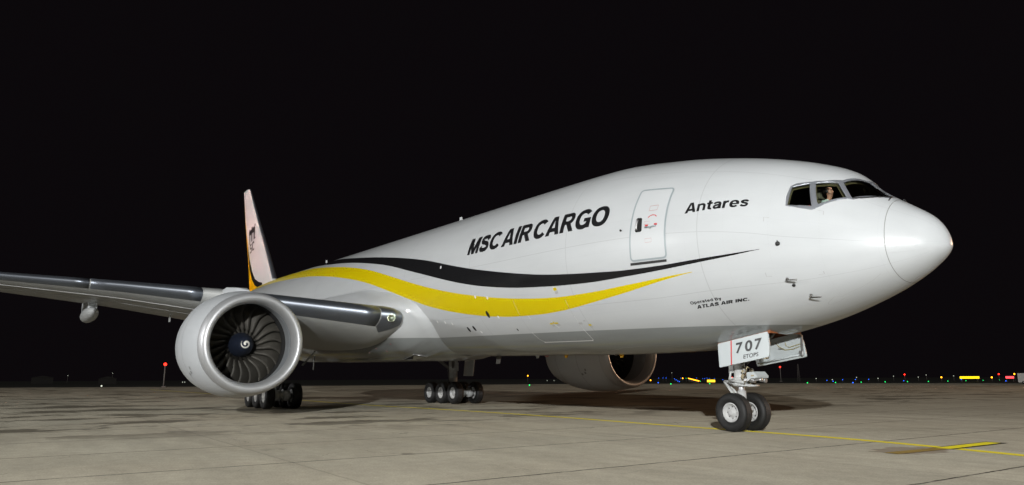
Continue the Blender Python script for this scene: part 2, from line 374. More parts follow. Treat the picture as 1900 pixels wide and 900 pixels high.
def inside(p, poly):
    x, y = p; c = False; n = len(poly)
    for i in range(n):
        x1, y1 = poly[i]; x2, y2 = poly[(i+1) % n]
        if (y1 > y) != (y2 > y) and x < (x2-x1)*(y-y1)/(y2-y1)+x1: c = not c
    return c
def cut_lines(bm, poly):
    xs = [p[0] for p in poly]; ys = [p[1] for p in poly]; bb = (min(xs)-.02, max(xs)+.02, min(ys)-.02, max(ys)+.02)
    for i in range(len(poly)):
        a, b = poly[i], poly[(i+1) % len(poly)]; n = Vector((b[1]-a[1], a[0]-b[0], 0))
        if n.length < 1e-6: continue
        fs = [f for f in bm.faces if not (max(v.co.x for v in f.verts) < bb[0] or min(v.co.x for v in f.verts) > bb[1] or max(v.co.y for v in f.verts) < bb[2] or min(v.co.y for v in f.verts) > bb[3])]
        g = set(fs)
        for f in fs: g.update(f.edges); g.update(f.verts)
        bmesh.ops.bisect_plane(bm, geom=list(g), plane_co=(a[0], a[1], 0), plane_no=n.normalized(), dist=1e-6)
def grid_cut(bm, sx, sy):
    xs = [v.co.x for v in bm.verts]; ys = [v.co.y for v in bm.verts]
    for k in range(math.ceil(min(xs)/sx), math.floor(max(xs)/sx)+1):
        bmesh.ops.bisect_plane(bm, geom=bm.verts[:]+bm.edges[:]+bm.faces[:], plane_co=(k*sx, 0, 0), plane_no=(1, 0, 0), dist=1e-6)
    for k in range(math.ceil(min(ys)/sy), math.floor(max(ys)/sy)+1):
        bmesh.ops.bisect_plane(bm, geom=bm.verts[:]+bm.edges[:]+bm.faces[:], plane_co=(0, k*sy, 0), plane_no=(0, 1, 0), dist=1e-6)
def finish(bm, name, m, parent, off, thick=0.0, mapper=None):
    """map a mesh from the parameter plane on to the surface, with the surface's own normals"""
    bm.verts.index_update(); bm.verts.ensure_lookup_table()
    co = np.array([v.co[:] for v in bm.verts])
    P, nn = (mapper or (lambda x, y, o: hull(x, y/RR, o)))(co[:, 0], co[:, 1], off)
    uvl = bm.loops.layers.uv.new('hull')
    for f in bm.faces:
        for l in f.loops: l[uvl].uv = (l.vert.co.x, l.vert.co.y)
    for v, q in zip(bm.verts, P): v.co = q
    for f in bm.faces:
        f.normal_update(); f.smooth = True
        if f.normal.dot(Vector(nn[f.verts[0].index])) < 0: f.normal_flip()
    if thick:
        vs_ = list(bm.verts); bnd = [e for e in bm.edges if len(e.link_faces) == 1]
        inner = {v: bm.verts.new(Vector(P[i])-Vector(nn[i])*thick) for i, v in enumerate(vs_)}
        for e in bnd:
            a, b = e.verts; bm.faces.new((a, b, inner[b], inner[a]))
        inner = inner.values()
        bmesh.ops.delete(bm, geom=[v for v in inner if not v.link_faces], context='VERTS')
        bmesh.ops.recalc_face_normals(bm, faces=bm.faces)
    me = bpy.data.meshes.new(name); bm.to_mesh(me); bm.free()
    o = link(name, me, m, parent, smooth=False)
    if not thick and len(nn) == len(me.vertices):
        me.normals_split_custom_set_from_vertices([tuple(q) for q in nn])
    return o
def poly_bm(polys):
    bm = bmesh.new()
    for poly in polys:
        vs_ = [bm.verts.new((x, y, 0)) for x, y in poly]
        for t in tessellate_polygon([[Vector((x, y, 0)) for x, y in poly]]):
            try: bm.faces.new([vs_[i] for i in t])
            except ValueError: pass
    return bm
def decal(name, polys, m, parent, off=.004, sx=.35, sy=.12, mapper=None, label=None):
    """polys in (s, th)"""
    bm = poly_bm([[(s, t*RR) for s, t in q] for q in polys]) if mapper is None else poly_bm(polys)
    if not bm.faces: bm.free(); return None
    grid_cut(bm, sx, sy)
    o = finish(bm, name, m, parent, off, mapper=mapper)
    if label: o['label'] = label
    return o
def strip_poly(pts, wd, closed=False):
    """band of quads along a line in (s, th); width in metres"""
    out = []; n = len(pts)
    for i in range(n if closed else n-1):
        a = Vector((pts[i][0], pts[i][1]*RR)); b = Vector((pts[(i+1) % n][0], pts[(i+1) % n][1]*RR)); d = (b-a)
        if d.length < 1e-5: continue
        d.normalize(); q = Vector((-d.y, d.x))*wd/2; e = d*wd*.3
        out.append([((a-e-q).x, (a-e-q).y/RR), ((b+e-q).x, (b+e-q).y/RR), ((b+e+q).x, (b+e+q).y/RR), ((a-e+q).x, (a-e+q).y/RR)])
    return out
def rounded(poly, r, seg=5):
    out = []; n = len(poly)
    for i in range(n):
        p0, p, p1 = Vector(poly[i-1]), Vector(poly[i]), Vector(poly[(i+1) % n])
        a = (p0-p); b = (p1-p); rr = min(r, a.length*.45, b.length*.45); a.normalize(); b.normalize()
        A, B = p+a*rr, p+b*rr
        for k in range(seg+1):
            t = k/seg; q = (1-t)**2*A+2*t*(1-t)*p+t*t*B; out.append((q.x, q.y))
    return out
def rounded_st(poly, r, seg=5):
    return [(x, y/RR) for x, y in rounded([(a, b*RR) for a, b in poly], r, seg)]
def onh(s, th, off): return Vector(hull(np.array([s]), np.array([th]), off)[0][0])
def strip_band(name, pts, wd, m, parent, closed=False, off=.004):
    """one clean ribbon (mitred) along a line in (s, th)"""
    q = [Vector((a, b*RR)) for a, b in pts]; n = len(q); L = []; Rt = []
    for i in range(n):
        pa = q[i-1] if (i > 0 or closed) else q[i]; pb = q[(i+1) % n] if (i < n-1 or closed) else q[i]
        d = (pb-pa).normalized(); nn = Vector((-d.y, d.x))*wd/2; L.append(q[i]+nn); Rt.append(q[i]-nn)
    bm = bmesh.new(); vl = [bm.verts.new((a.x, a.y, 0)) for a in L]; vr = [bm.verts.new((a.x, a.y, 0)) for a in Rt]
    for i in range(n if closed else n-1):
        j = (i+1) % n; bm.faces.new((vl[i], vl[j], vr[j], vr[i]))
    grid_cut(bm, .35, .12); return finish(bm, name, m, parent, off)

# text as mesh: returns list of triangles in unit box coordinates
def text_bm(txt, bold=.035, shear=0.0, space=1.0):
    cu = bpy.data.curves.new('lettering_curve', 'FONT'); cu.body = txt; cu.offset = bold; cu.shear = shear; cu.space_character = space
    cu.resolution_u = 6; cu.fill_mode = 'FRONT' if hasattr(cu, 'fill_mode') else cu.fill_mode
    o = bpy.data.objects.new('lettering_tmp', cu); sc.collection.objects.link(o)
    dg = bpy.context.evaluated_depsgraph_get(); me = bpy.data.meshes.new_from_object(o.evaluated_get(dg))
    bm = bmesh.new(); bm.from_mesh(me); bpy.data.meshes.remove(me); bpy.data.objects.remove(o); bpy.data.curves.remove(cu)
    bmesh.ops.remove_doubles(bm, verts=bm.verts, dist=1e-5)
    bmesh.ops.triangulate(bm, faces=bm.faces); return bm
def text_fit(bm, x0, x1, y0, y1, capref=None):
    xs = [v.co.x for v in bm.verts]; ys = [v.co.y for v in bm.verts]; a, b = min(xs), max(xs)
    lo, hi = capref if capref else (min(ys), max(ys))
    for v in bm.verts:
        v.co.x = x0+(v.co.x-a)/(b-a)*(x1-x0); v.co.y = y0+(v.co.y-lo)/(hi-lo)*(y1-y0); v.co.z = 0
def hull_text(txt, s0, s1, th0, th1, parent, bold=.035, shear=0.0, cap=None, m=None, name='lettering', label=None, slope=0.0):
    bm = text_bm(txt, bold, shear); text_fit(bm, s0, s1, th0*RR, th1*RR, cap)
    if slope:
        for v in bm.verts: v.co.y += (v.co.x-s0)*slope
    bmesh.ops.reverse_faces(bm, faces=bm.faces); grid_cut(bm, .3, .12)
    o = finish(bm, name, m or M['ink'], parent, .004)
    if label: o['label'] = label
    return o
def plane_text(txt, org, ux, uy, w_, h, parent, bold=.02, cap=None, m=None, name='lettering'):
    bm = text_bm(txt, bold); text_fit(bm, 0, w_, 0, h, cap)
    ux = Vector(ux).normalized(); uy = Vector(uy).normalized(); org = Vector(org)
    for v in bm.verts: v.co = org+ux*v.co.x+uy*v.co.y
    me = bpy.data.meshes.new(name); bm.to_mesh(me); bm.free(); return link(name, me, m or M['ink'], parent, smooth=False)

# ------------------------------------------------------------------ setting: ground
def sheet(name, poly, z, m, kind='structure', label=None, cat=None):
    me = bpy.data.meshes.new(name); me.from_pydata([(x, y, z) for x, y in poly], [], [tuple(range(len(poly)))])
    o = link(name, me, m, smooth=False); o['kind'] = kind
    if me.polygons[0].normal.z < 0: me.flip_normals()
    o['label'] = label or name; o['category'] = cat or name
    return o
sheet('ground', [(-3500, -3500), (3500, -3500), (3500, 3500), (-3500, 3500)], -0.008, M['grass'], label='dark grass of the airfield beyond the apron', cat='ground')
sheet('apron', [(-190, -120), (-187, -19.5), (-171, 10), (-151, 100), (-109, 158), (-65, 175), (40, 190), (160, 120), (160, -160), (-120, -160)], 0.0, M['concrete'], label='worn concrete apron under the aircraft', cat='apron')

YL = [(-120, .9), (-60, .55), (-31.7, .1), (-22.9, .55), (-16.4, .6), (-10.2, .25), (-7.5, .1), (-5.9, .05), (-3.9, -.05), (-1, -.5), (1.3, -1.1), (4.5, -2.1), (9, -3.9), (16, -7.2)]
def line_sheet(name, pts, wd, z, m, label):
    xs = [p[0] for p in pts]; ys = [p[1] for p in pts]; X = np.linspace(xs[0], xs[-1], 240); Y = pchip(xs, ys, X)
    v = []; f = []
    for i in range(len(X)):
        j0, j1 = max(i-1, 0), min(i+1, len(X)-1); d = Vector((X[j1]-X[j0], Y[j1]-Y[j0])).normalized()
        v += [(X[i]-d.y*wd/2, Y[i]+d.x*wd/2, z), (X[i]+d.y*wd/2, Y[i]-d.x*wd/2, z)]
    f = [(2*i, 2*i+1, 2*i+3, 2*i+2) for i in range(len(X)-1)]
    me = bpy.data.meshes.new(name); me.from_pydata(v, [], f); me.update()
    if me.polygons[0].normal.z < 0: me.flip_normals()
    o = link(name, me, m, smooth=False); return tag(o, label, 'painted line', kind='structure')
line_sheet('taxi_line', YL, .29, .004, M['yline'], 'yellow taxi line running under the nose wheels')
def bar(name, a, b, wd, z, m, label):
    a = Vector(a); b = Vector(b); d = (b-a).normalized(); q = Vector((-d.y, d.x))*wd/2
    return sheet(name, [tuple(a-q), tuple(b-q), tuple(b+q), tuple(a+q)], z, m, label=label, cat='painted line')
bar('stop_bar_border', (-.22, -.95), (-.2, 1.48), .44, .008, M['bline'], 'black border of the yellow cross bar')
bar('stop_bar', (-.22, -.95), (-.2, 1.33), .30, .012, M['yline'], 'short yellow bar crossing the taxi line')
bar('worn_bar', (-.31, -2.75), (-.23, -.95), .30, .012, M['worn'], 'worn orange end of the yellow cross bar')

# ------------------------------------------------------------------ THE AIRCRAFT
jet = empty('cargo_jet'); tag(jet, 'large white twin-engine cargo jet with black and yellow stripes standing on the apron', 'aircraft')
PI = math.pi
W1 = [(1.864, 2.5431), (1.60, 3.085), (1.115, 3.07), (1.105, 2.88), (1.608, 2.3328)]
W2 = [(2.359, 2.3718), (1.951, 2.4933), (1.698, 2.2911), (1.84, 2.208), (1.964, 2.1461), (2.178, 2.0522), (2.212, 2.0725)]
W3 = [(2.817, 1.9881), (2.81, 2.247), (2.479, 2.3453), (2.313, 2.0143)]
BAND = [(2.849, 1.9755), (2.875, 2.10), (2.852, 2.2544), (2.755, 2.3118), (2.488, 2.3764), (2.167, 2.4643), (1.90, 2.5825), (1.66, 3.00), (1.64, PI), (1.06, PI), (1.058, 2.8724), (1.577, 2.3066), (1.687, 2.259), (1.843, 2.1706), (2.08, 2.054), (2.227, 1.9815), (2.294, 1.9603)]
mir = lambda poly: [(s, -t) for s, t in poly]
PS = lambda poly: [(s, t*RR) for s, t in poly]
def grid_bm(ss, ts):
    bm = bmesh.new(); V = [[bm.verts.new((s, t*RR, 0)) for t in ts] for s in ss]
    for i in range(len(ss)-1):
        for j in range(len(ts)-1): bm.faces.new((V[i][j], V[i][j+1], V[i+1][j+1], V[i+1][j]))
    return bm
def shell(name, ss, m, holes=(), nth=192, off=0.0, label=None):
    bm = grid_bm(ss, np.linspace(-PI, PI, nth+1))
    for h in holes:
        q = PS(h); cut_lines(bm, q)
        bmesh.ops.delete(bm, geom=[f for f in bm.faces if inside(f.calc_center_median()[:2], q)], context='FACES')
    o = finish(bm, name, m, jet, off)
    if label: o['label'] = label
    return o
SR = 0.955
radome = shell('radome', np.linspace(.004, math.sqrt(SR-.006), 60)**2, M['hull'], label='smooth white radome at the nose')
BAYH = [(4.35, -.235), (4.35, .235), (6.05, .235), (6.05, -.235)]
fus = shell('fuselage', np.r_[np.linspace(SR+.006, 5, 70), np.linspace(5, 63, 240)[1:]], M['hull'], [W1, W2, W3, mir(W1), mir(W2), mir(W3), BAYH])
strip_band('radome_seam', [(SR, t) for t in np.linspace(-PI, PI, 120)], .02, M['seam'], jet, off=-.004)

# cockpit frames and glass
for sg in (1, -1):
    f_ = lambda q: q if sg == 1 else mir(q)
    ss = np.linspace(1.0, 2.95, 40); ts = np.linspace(1.9, PI, 50)
    bm = grid_bm(ss, ts if sg == 1 else -ts)
    q = PS(f_(BAND)); cut_lines(bm, q)
    for h in (W1, W2, W3): cut_lines(bm, PS(f_(h)))
    dele = []
    for f in bm.faces:
        c = f.calc_center_median()[:2]
        if not inside(c, q) or any(inside(c, PS(f_(h))) for h in (W1, W2, W3)): dele.append(f)
    bmesh.ops.delete(bm, geom=dele, context='FACES')
    fr = finish(bm, 'window_frame', M['frame'], jet, .006, thick=.03)
    for h in (W1, W2, W3):
        g = decal('cockpit_window', [f_(h)], M['glass'], jet, off=-.012, sx=.3, sy=.3)
# lining, with its own larger openings
bm = grid_bm(np.linspace(.98, 3.7, 50), np.linspace(-PI, PI, 120))
bmesh.ops.delete(bm, geom=[f for f in bm.faces if abs(f.calc_center_median().y/RR) < 1.5], context='FACES')
for sg in (1, -1):
    for h in (W1, W2, W3):
        c = np.mean(h, axis=0); q = [((s-c[0])*.93+c[0], (t-c[1])*.93+c[1]) for s, t in (h if sg == 1 else h)]
        q = PS(q if sg == 1 else mir(q)); cut_lines(bm, q)
        bmesh.ops.delete(bm, geom=[f for f in bm.faces if inside(f.calc_center_median()[:2], q)], context='FACES')
finish(bm, 'cockpit_lining', M['lining'], jet, -.10)
b = MB(); _t = np.linspace(0, 2*PI, 33)[:-1]; b.add([tuple(q) for q in hull(np.full(32, 3.62), _t, -.15)[0]], [tuple(range(32))])
b.add([(-1.25, -.95, 4.8), (-1.25, .95, 4.8), (-3.6, 1.9, 4.8), (-3.6, -1.9, 4.8)], [(0, 1, 2, 3)]); b.box((-1.60, 0, 5.10), (.4, 1.2, .7)); b.box((-2.8, 0, 6.42), (.8, .6, .06))
b.build('cockpit_interior', M['cabin'], jet)
b = MB(); b.box((-1.72, 0, 5.46), (.50, 1.35, .08)); b.box((-1.95, -.1, 5.44), (.10, .8, .20)); bevel(b.build('glareshield', M['seatm'], jet), .02)
for y in (-.62, .62):
    b = MB(); b.box((-2.62, y, 5.95), (.13, .30, .24)); b.box((-2.62, y, 5.45), (.15, .52, .66)); b.box((-2.35, y, 5.12), (.5, .52, .12))
    bevel(b.build('pilot_seat', M['seatm'], jet), .035, 3)
b = MB(); b.lathe([(-.02, .0), (-.02, .025), (.02, .025), (.02, 0)], (-2.15, -.75, 6.22), 'z', 12); b.build('dome_lamp', emis('dome_lamp_glow', (1, .95, .85), 40), jet)
b = MB(); b.box((-1.95, .30, 6.02), (.05, .34, .12), Matrix.Rotation(.3, 3, 'Z')); b.build('sun_visor', M['lining'], jet)
b = MB(); b.box(onh(2.40, 2.035, -.13), (.08, .03, .05)); b.build('orange_tab', M['orange'], jet)

# windscreen wiper
for sg in (1, -1):
    b = MB(); pts = [onh(s, sg*t, .035) for s, t in ((1.60, 2.315), (1.45, 2.43), (1.25, 2.64), (1.06, 2.90))]
    b.tube(pts, .012, 6); b.tube([onh(1.045, sg*2.72, .0), onh(1.06, sg*2.84, .05), pts[-1]], .016, 6); b.build('windscreen_wiper', M['dark'], jet)

# radome lightning strips
strip_band('lightning_strip', [(.20, -.42), (.26, -.34), (.35, -.22), (.43, -.13), (.535, -.06), (.657, .0), (.81, .03), (.92, .035)], .022, M['seamw'], jet, off=.006)
strip_band('lightning_strip', [(a, t) for a, t in zip(np.linspace(.3, .93, 12), np.linspace(1.25, 1.30, 12))], .008, M['mark'], jet, off=.005)
strip_band('skin_joint', [(1.19, .81), (1.40, .70), (1.67, .63), (1.98, .59), (2.15, .56), (2.20, .585), (2.29, .60), (2.50, .52), (2.52, .48), (2.42, .46), (2.30, .47), (2.12, .51)], .010, M['mark'], jet, off=.004)
strip_band('skin_joint', [(1.8, .20), (2.6, .24), (3.6, .30)], .012, M['mark'], jet, off=.004)
strip_band('skin_joint', [(6.2, .22), (7.2, .26), (7.6, .33), (8.6, .36), (9.6, .34), (11.0, .20)], .022, M['mark'], jet, off=.004)

# ---------------- livery: two sweeping stripes on both sides
blkT = [(44, 3.08), (41, 3.00), (38.5, 2.88), (34.431, 2.6749), (29.348, 2.3765), (25.837, 2.1994), (22.152, 2.0112), (19.206, 1.8453), (16.802, 1.6818), (15.224, 1.5852), (13.756, 1.5071), (12.441, 1.4419), (11.265, 1.3906), (10.189, 1.357), (8.724, 1.3253), (7.391, 1.3080), (6.193, 1.3132), (5.139, 1.3353), (4.212, 1.3737), (3.417, 1.436)]
blkB = [(44, 3.06), (41, 2.86), (38.707, 2.7015), (33.939, 2.4541), (29.691, 2.2652), (26.212, 2.0905), (23.358, 1.9309), (20.952, 1.7647), (18.968, 1.6273), (16.767, 1.4772), (15.298, 1.3913), (13.884, 1.3295), (12.587, 1.2863), (11.399, 1.2614), (10.312, 1.2431), (8.821, 1.2335), (7.447, 1.2478), (6.236, 1.269), (5.166, 1.2993), (4.224, 1.350), (3.417, 1.4321)]
yelT = [(58, 3.0), (50, 2.80), (46.35, 2.72), (42.0, 2.66), (38.299, 2.555), (33.105, 2.3245), (29.049, 2.1331), (25.728, 1.9474), (23.008, 1.7584), (20.808, 1.5958), (18.972, 1.4671), (16.88, 1.3400), (15.442, 1.2692), (14.056, 1.2082), (12.77, 1.1667), (11.586, 1.139), (10.487, 1.1259), (8.954, 1.1358), (7.543, 1.1648), (6.3, 1.1945), (5.267, 1.2174)]
yelB = [(58, 2.5), (50, 2.42), (44.368, 2.3847), (40.791, 2.3265), (35.842, 2.1995), (31.626, 2.0373), (28.118, 1.8713), (25.219, 1.7023), (22.847, 1.5235), (20.906, 1.3614), (19.269, 1.2211), (17.319, 1.0951), (15.938, 1.0275), (14.558, 0.9784), (13.236, 0.955), (11.978, 0.9529), (10.789, 0.9716), (9.132, 1.0293), (7.64, 1.094), (6.34, 1.1639), (5.267, 1.2131)]
def stripe(name, top, bot, m, label):
    s0, s1 = top[-1][0], top[0][0]; n = 260; S = s0+(s1-s0)*np.linspace(0, 1, n)**1.3
    fx = lambda q: pchip([a for a, _ in reversed(q)], [b_ for _, b_ in reversed(q)], S)
    A, B = fx(top), fx(bot)
    for sg in (1, -1):
        bm = bmesh.new(); V = []
        for i in range(n):
            V.append([bm.verts.new((S[i], sg*RR*(B[i]+(A[i]-B[i])*k/14), 0)) for k in range(15)])
        for i in range(n-1):
            for k in range(14): bm.faces.new((V[i][k], V[i][k+1], V[i+1][k+1], V[i+1][k]))
        bmesh.ops.remove_doubles(bm, verts=bm.verts, dist=1e-5)
        o = finish(bm, name, m, jet, .0045); o['label'] = label
stripe('painted_stripe', blkT, blkB, M['black'], 'black sweeping stripe along the fuselage')
stripe('painted_stripe', yelT, yelB, M['yellow'], 'yellow sweeping stripe along the fuselage')

def _smooth(pts, n=10):
    P = [Vector(p) for p in pts]; P = [2*P[0]-P[1]]+P+[2*P[-1]-P[-2]]; out = []
    for i in range(1, len(P)-2):
        for k in range(n):
            t = k/n; out.append(.5*((2*P[i])+(P[i+1]-P[i-1])*t+(2*P[i-1]-5*P[i]+4*P[i+1]-P[i+2])*t*t+(3*P[i]-P[i-1]-3*P[i+1]+P[i+2])*t**3))
    return out+[P[-2]]
def _stroke(pts, wd, sm=True):
    q = _smooth(pts) if sm else [Vector(p) for p in pts]; L = []; Q = []
    for i in range(len(q)):
        d = (q[min(i+1, len(q)-1)]-q[max(i-1, 0)]).normalized(); n_ = Vector((-d.y, d.x))*wd/2; L.append(q[i]+n_); Q.append(q[i]-n_)
    return [[tuple(L[i]), tuple(L[i+1]), tuple(Q[i+1]), tuple(Q[i])] for i in range(len(q)-1)]
def _ring(cx, cy, RX, RY, rx, ry, a0, a1, n=36):
    A = np.radians(np.linspace(a0, a1, n+1)); e = .88
    f = lambda a, X, Y: (cx+X*np.sign(np.cos(a))*abs(np.cos(a))**e, cy+Y*np.sign(np.sin(a))*abs(np.sin(a))**e)
    return [[f(A[i], RX, RY), f(A[i+1], RX, RY), f(A[i+1], rx, ry), f(A[i], rx, ry)] for i in range(n)]
def _r(x0, y0, x1, y1): return [(x0, y0), (x1, y0), (x1, y1), (x0, y1)]
def glyphs(f):
    a = f; rx, ry = .30-f, .345-f*.8; w2 = f*1.3
    return {
 'M': (1.04, [_r(0, 0, .20+f, 1), _r(.84-f, 0, 1.04, 1), [(.0, 1), (.27+f, 1), (.61+a*.5, 0), (.43-a*.5, 0), (.05, .95)], [(1.04, 1), (.77-f, 1), (.43-a*.5, 0), (.61+a*.5, 0), (.99, .95)]]),
 'A': (1.0, [[(0, 0), (.23+f, 0), (.50, .84-f), (.50, 1), (.36-f*.5, 1)], [(1.0, 0), (.77-f, 0), (.50, .84-f), (.50, 1), (.64+f*.5, 1)], [(.27, .19-f*.3), (.73, .19-f*.3), (.68, .36+f*.3), (.32, .36+f*.3)]]),
 'I': (.22+f, [_r(0, 0, .22+f, 1)]), 'T': (.8, [_r(0, .83-f*.6, .8, 1), _r(.29-f/2, 0, .51+f/2, .84)]), 'L': (.7, [_r(0, 0, .22+f, 1), _r(.2, 0, .7, .17+f*.6)]),
 'N': (.92, [_r(0, 0, .21+f, 1), _r(.71-f, 0, .92, 1), [(.0, 1), (.24+f, 1), (.92, 0), (.68-f, 0)]]), '.': (.24, [_r(0, 0, .24, .24)]),
 'R': (.94, [_r(0, 0, .22+f, 1), _r(.2, .83-f*.7, .54, 1), _r(.2, .39, .54, .55+f*.5)]+_ring(.54, .695, .34, .305, .13-f*.6, .14-f*.7, -90, 90, 18)+[[(.38-f*.5, .42), (.62+f*.4, .46), (.94, 0), (.68-f*.7, 0)]]),
 'O': (1.04, _ring(.52, .5, .52, .52, rx, ry, 0, 360)),
 'C': (.95, _ring(.52, .5, .52, .52, rx, ry, 38, 322)),
 'G': (1.0, _ring(.52, .5, .52, .52, rx, ry, 38, 334)+[_r(.55, .38-f*.4, 1.0, .54), _r(.82-f, .03, 1.0, .45)]),
 'S': (.86, _stroke([(.74, .69), (.65, .84), (.43, .905-f*.3), (.21, .845), (.14, .71), (.23, .59), (.44, .52), (.65, .44), (.74, .30), (.67, .16), (.43, .095+f*.3), (.19, .15), (.10, .32)], .185+w2*.8)),
 'p': (.76, [_r(0, -.24, .2+f, .74)]+_ring(.38, .37, .38, .385, .18-f, .225-f*.7, 0, 360)), 'd': (.76, [_r(.56-f, 0, .76, 1.0)]+_ring(.38, .37, .38, .385, .18-f, .225-f*.7, 0, 360)),
 'y': (.74, [[(0, .74), (.22+f, .74), (.46+f, .0), (.28-f, .0)], [(.74, .74), (.52-f, .74), (.18-f, -.26), (.40+f*.3, -.26)], _r(.05, -.26, .30, -.11)]),
 'B': (.88, [_r(0, 0, .22+f, 1), _r(.2, .83-f*.7, .5, 1), _r(.2, .44, .5, .57+f*.5), _r(.2, 0, .5, .17+f*.6)]+_ring(.50, .745, .33, .255, .12-f*.5, .10-f*.5, -90, 90, 14)+_ring(.50, .285, .38, .285, .16-f*.6, .12-f*.5, -90, 90, 14)),
 'n': (.74, [_r(0, 0, .2+f, .74), _r(.54-f, 0, .74, .45)]+_ring(.37, .44, .37, .32, .17-f, .15-f*.7, 0, 180, 16)),
 't': (.48, [_r(.12-f*.3, .2, .32+f*.7, .95), _r(0, .57-f*.4, .48, .74)]+_ring(.42, .22, .30+f*.3, .23, .10-f, .06, 180, 280, 10)),
 'a': (.70, [_r(.46-f, 0, .68, .5)]+_stroke([(.09, .50), (.16, .61), (.34, .655), (.50, .61), (.57, .48)], .165+f)+_stroke([(.57, .42), (.34, .38), (.15, .32), (.10, .20), (.18, .09), (.35, .09), (.54, .20)], .16+f)),
 'r': (.46, [_r(0, 0, .2+f, .74)]+_stroke([(.10, .36), (.17, .53), (.29, .63), (.46, .645)], .19+f)),
 'e': (.76, _ring(.38, .37, .38, .385, .18-f, .225-f*.7, 0, 318)+[_r(.1, .30-f*.3, .755, .43+f*.2)]),
 's': (.64, _stroke([(.56, .52), (.48, .62), (.31, .655), (.15, .61), (.11, .53), (.19, .44), (.32, .39), (.47, .33), (.53, .22), (.46, .11), (.30, .08), (.14, .12), (.08, .22)], .16+f)),
 ' ': (.30, [])}
GLS = {}
def glyph_text(txt, s0, s1, th0, th1, parent, shear=.0, gap=.09, m=None, label=None, slope=0.0, name='lettering', fat=.055):
    x = 0; polys = []; GL = GLS.setdefault(fat, glyphs(fat))
    for ch in txt:
        wd, ps = GL[ch]; polys += [[(px+x+py*shear, py) for px, py in p_] for p_ in ps]; x += wd+gap
    X1 = max(p_[0] for q in polys for p_ in q); out = []
    for q in polys: out.append([(s0+px/X1*(s1-s0), th0+py*(th1-th0)+(px/X1)*(s1-s0)*slope/RR) for px, py in q])
    o = decal(name, out, m or M['ink'], parent, off=.004, sx=.3, sy=.12)
    if label: o['label'] = label
    return o
CAP = (-.01, .70)
_b = text_bm('O', .035); _ys = [v.co.y for v in _b.verts]; CAP = (min(_ys)+.02, max(_ys)-.02); _b.free()
for t, a, c in (('MSC', 15.87, 13.66), ('AIR', 13.52, 11.80), ('CARGO', 11.66, 8.04)):
    glyph_text(t, a, c, 1.784, 2.003, jet, shear=.07, gap=.075, label='large black lettering %s' % t)
glyph_text('Antares', 5.335, 3.675, 1.8154, 1.932, jet, shear=.05, gap=.085, slope=-.196, fat=.03, label='black name lettering near the cockpit')
glyph_text('Operated By', 5.70, 4.77, .882, .915, jet, shear=.08, gap=.14, fat=.045, label='small black operator lettering')
glyph_text('ATLAS AIR INC.', 5.59, 4.09, .8222, .862, jet, shear=.35, gap=.09, fat=.09, label='small black slanted operator lettering')

# ---------------- crew door
DO = rounded_st([(7.165, 1.375), (5.90, 1.375), (5.865, 2.155), (7.04, 2.155)], .13, 6)
DI = rounded_st([(7.12, 1.392), (5.945, 1.392), (5.912, 2.138), (6.995, 2.138)], .11, 6)
dr = decal('crew_door', [DI], M['white'], jet, off=.010, sx=.25, sy=.12, label='white entry door with grey outline')
strip_band('door_outline', rounded_st([(7.14, 1.384), (5.922, 1.384), (5.888, 2.147), (7.018, 2.147)], .12, 6), .052, M['greyp'], dr, closed=True, off=.013)
decal('door_sill', [[(7.18, 1.366), (5.935, 1.366), (5.945, 1.342), (7.19, 1.342)]], M['dark'], jet, off=.012)
h = decal('door_handle_recess', [rounded_st([(6.925, 1.655), (6.685, 1.655), (6.70, 1.805), (6.91, 1.805)], .07)], M['hole'], dr, off=.014)  # flat black patch, the shade of the recess given as colour
b = MB(); b.tube([onh(6.87, 1.675, .02), onh(6.87, 1.70, .03), onh(6.86, 1.76, .03), onh(6.855, 1.785, .02)], .034, 8); b.build('door_handle', M['alu'], dr)
strip_band('door_marking', [(6.50, 1.875), (6.235, 1.88), (6.215, 1.935), (6.49, 1.93)], .014, M['redthin'], dr, closed=True, off=.014)
strip_band('door_marking', [(6.50, 1.800), (6.43, 1.818), (6.35, 1.826), (6.27, 1.822), (6.21, 1.806)], .028, M['red'], dr, off=.014)['label'] = 'red curved arrow on the door'
hull_text('OPEN', 6.60, 6.45, 1.735, 1.752, dr, bold=.01, cap=CAP, m=M['red'], name='door_lettering')
strip_band('door_marking', [(6.615, 1.728), (6.435, 1.728), (6.435, 1.760), (6.61, 1.760)], .008, M['redthin'], dr, closed=True, off=.0142)
hull_text('EXIT', 6.555, 6.375, 1.552, 1.572, dr, bold=.015, cap=CAP, m=M['red'], name='door_lettering')
strip_band('door_marking', [(6.575, 1.543), (6.355, 1.543), (6.355, 1.580), (6.57, 1.580)], .008, M['redthin'], dr, closed=True, off=.0142)
b = MB(); b.tube([onh(6.56, 1.693, .03), onh(6.46, 1.70, .035), onh(6.38, 1.69, .04), onh(6.30, 1.70, .035), onh(6.20, 1.705, .03)], [.025, .02, .03, .02, .025], 8)
b.build('door_latch', M['greyp'], dr)
for s_, t_ in ((6.52, 1.714), (6.22, 1.722)):
    decal('door_marking', [[(s_+.05, t_-.010), (s_-.05, t_-.010), (s_-.05, t_+.010), (s_+.05, t_+.010)]], M['red'], dr, off=.016)

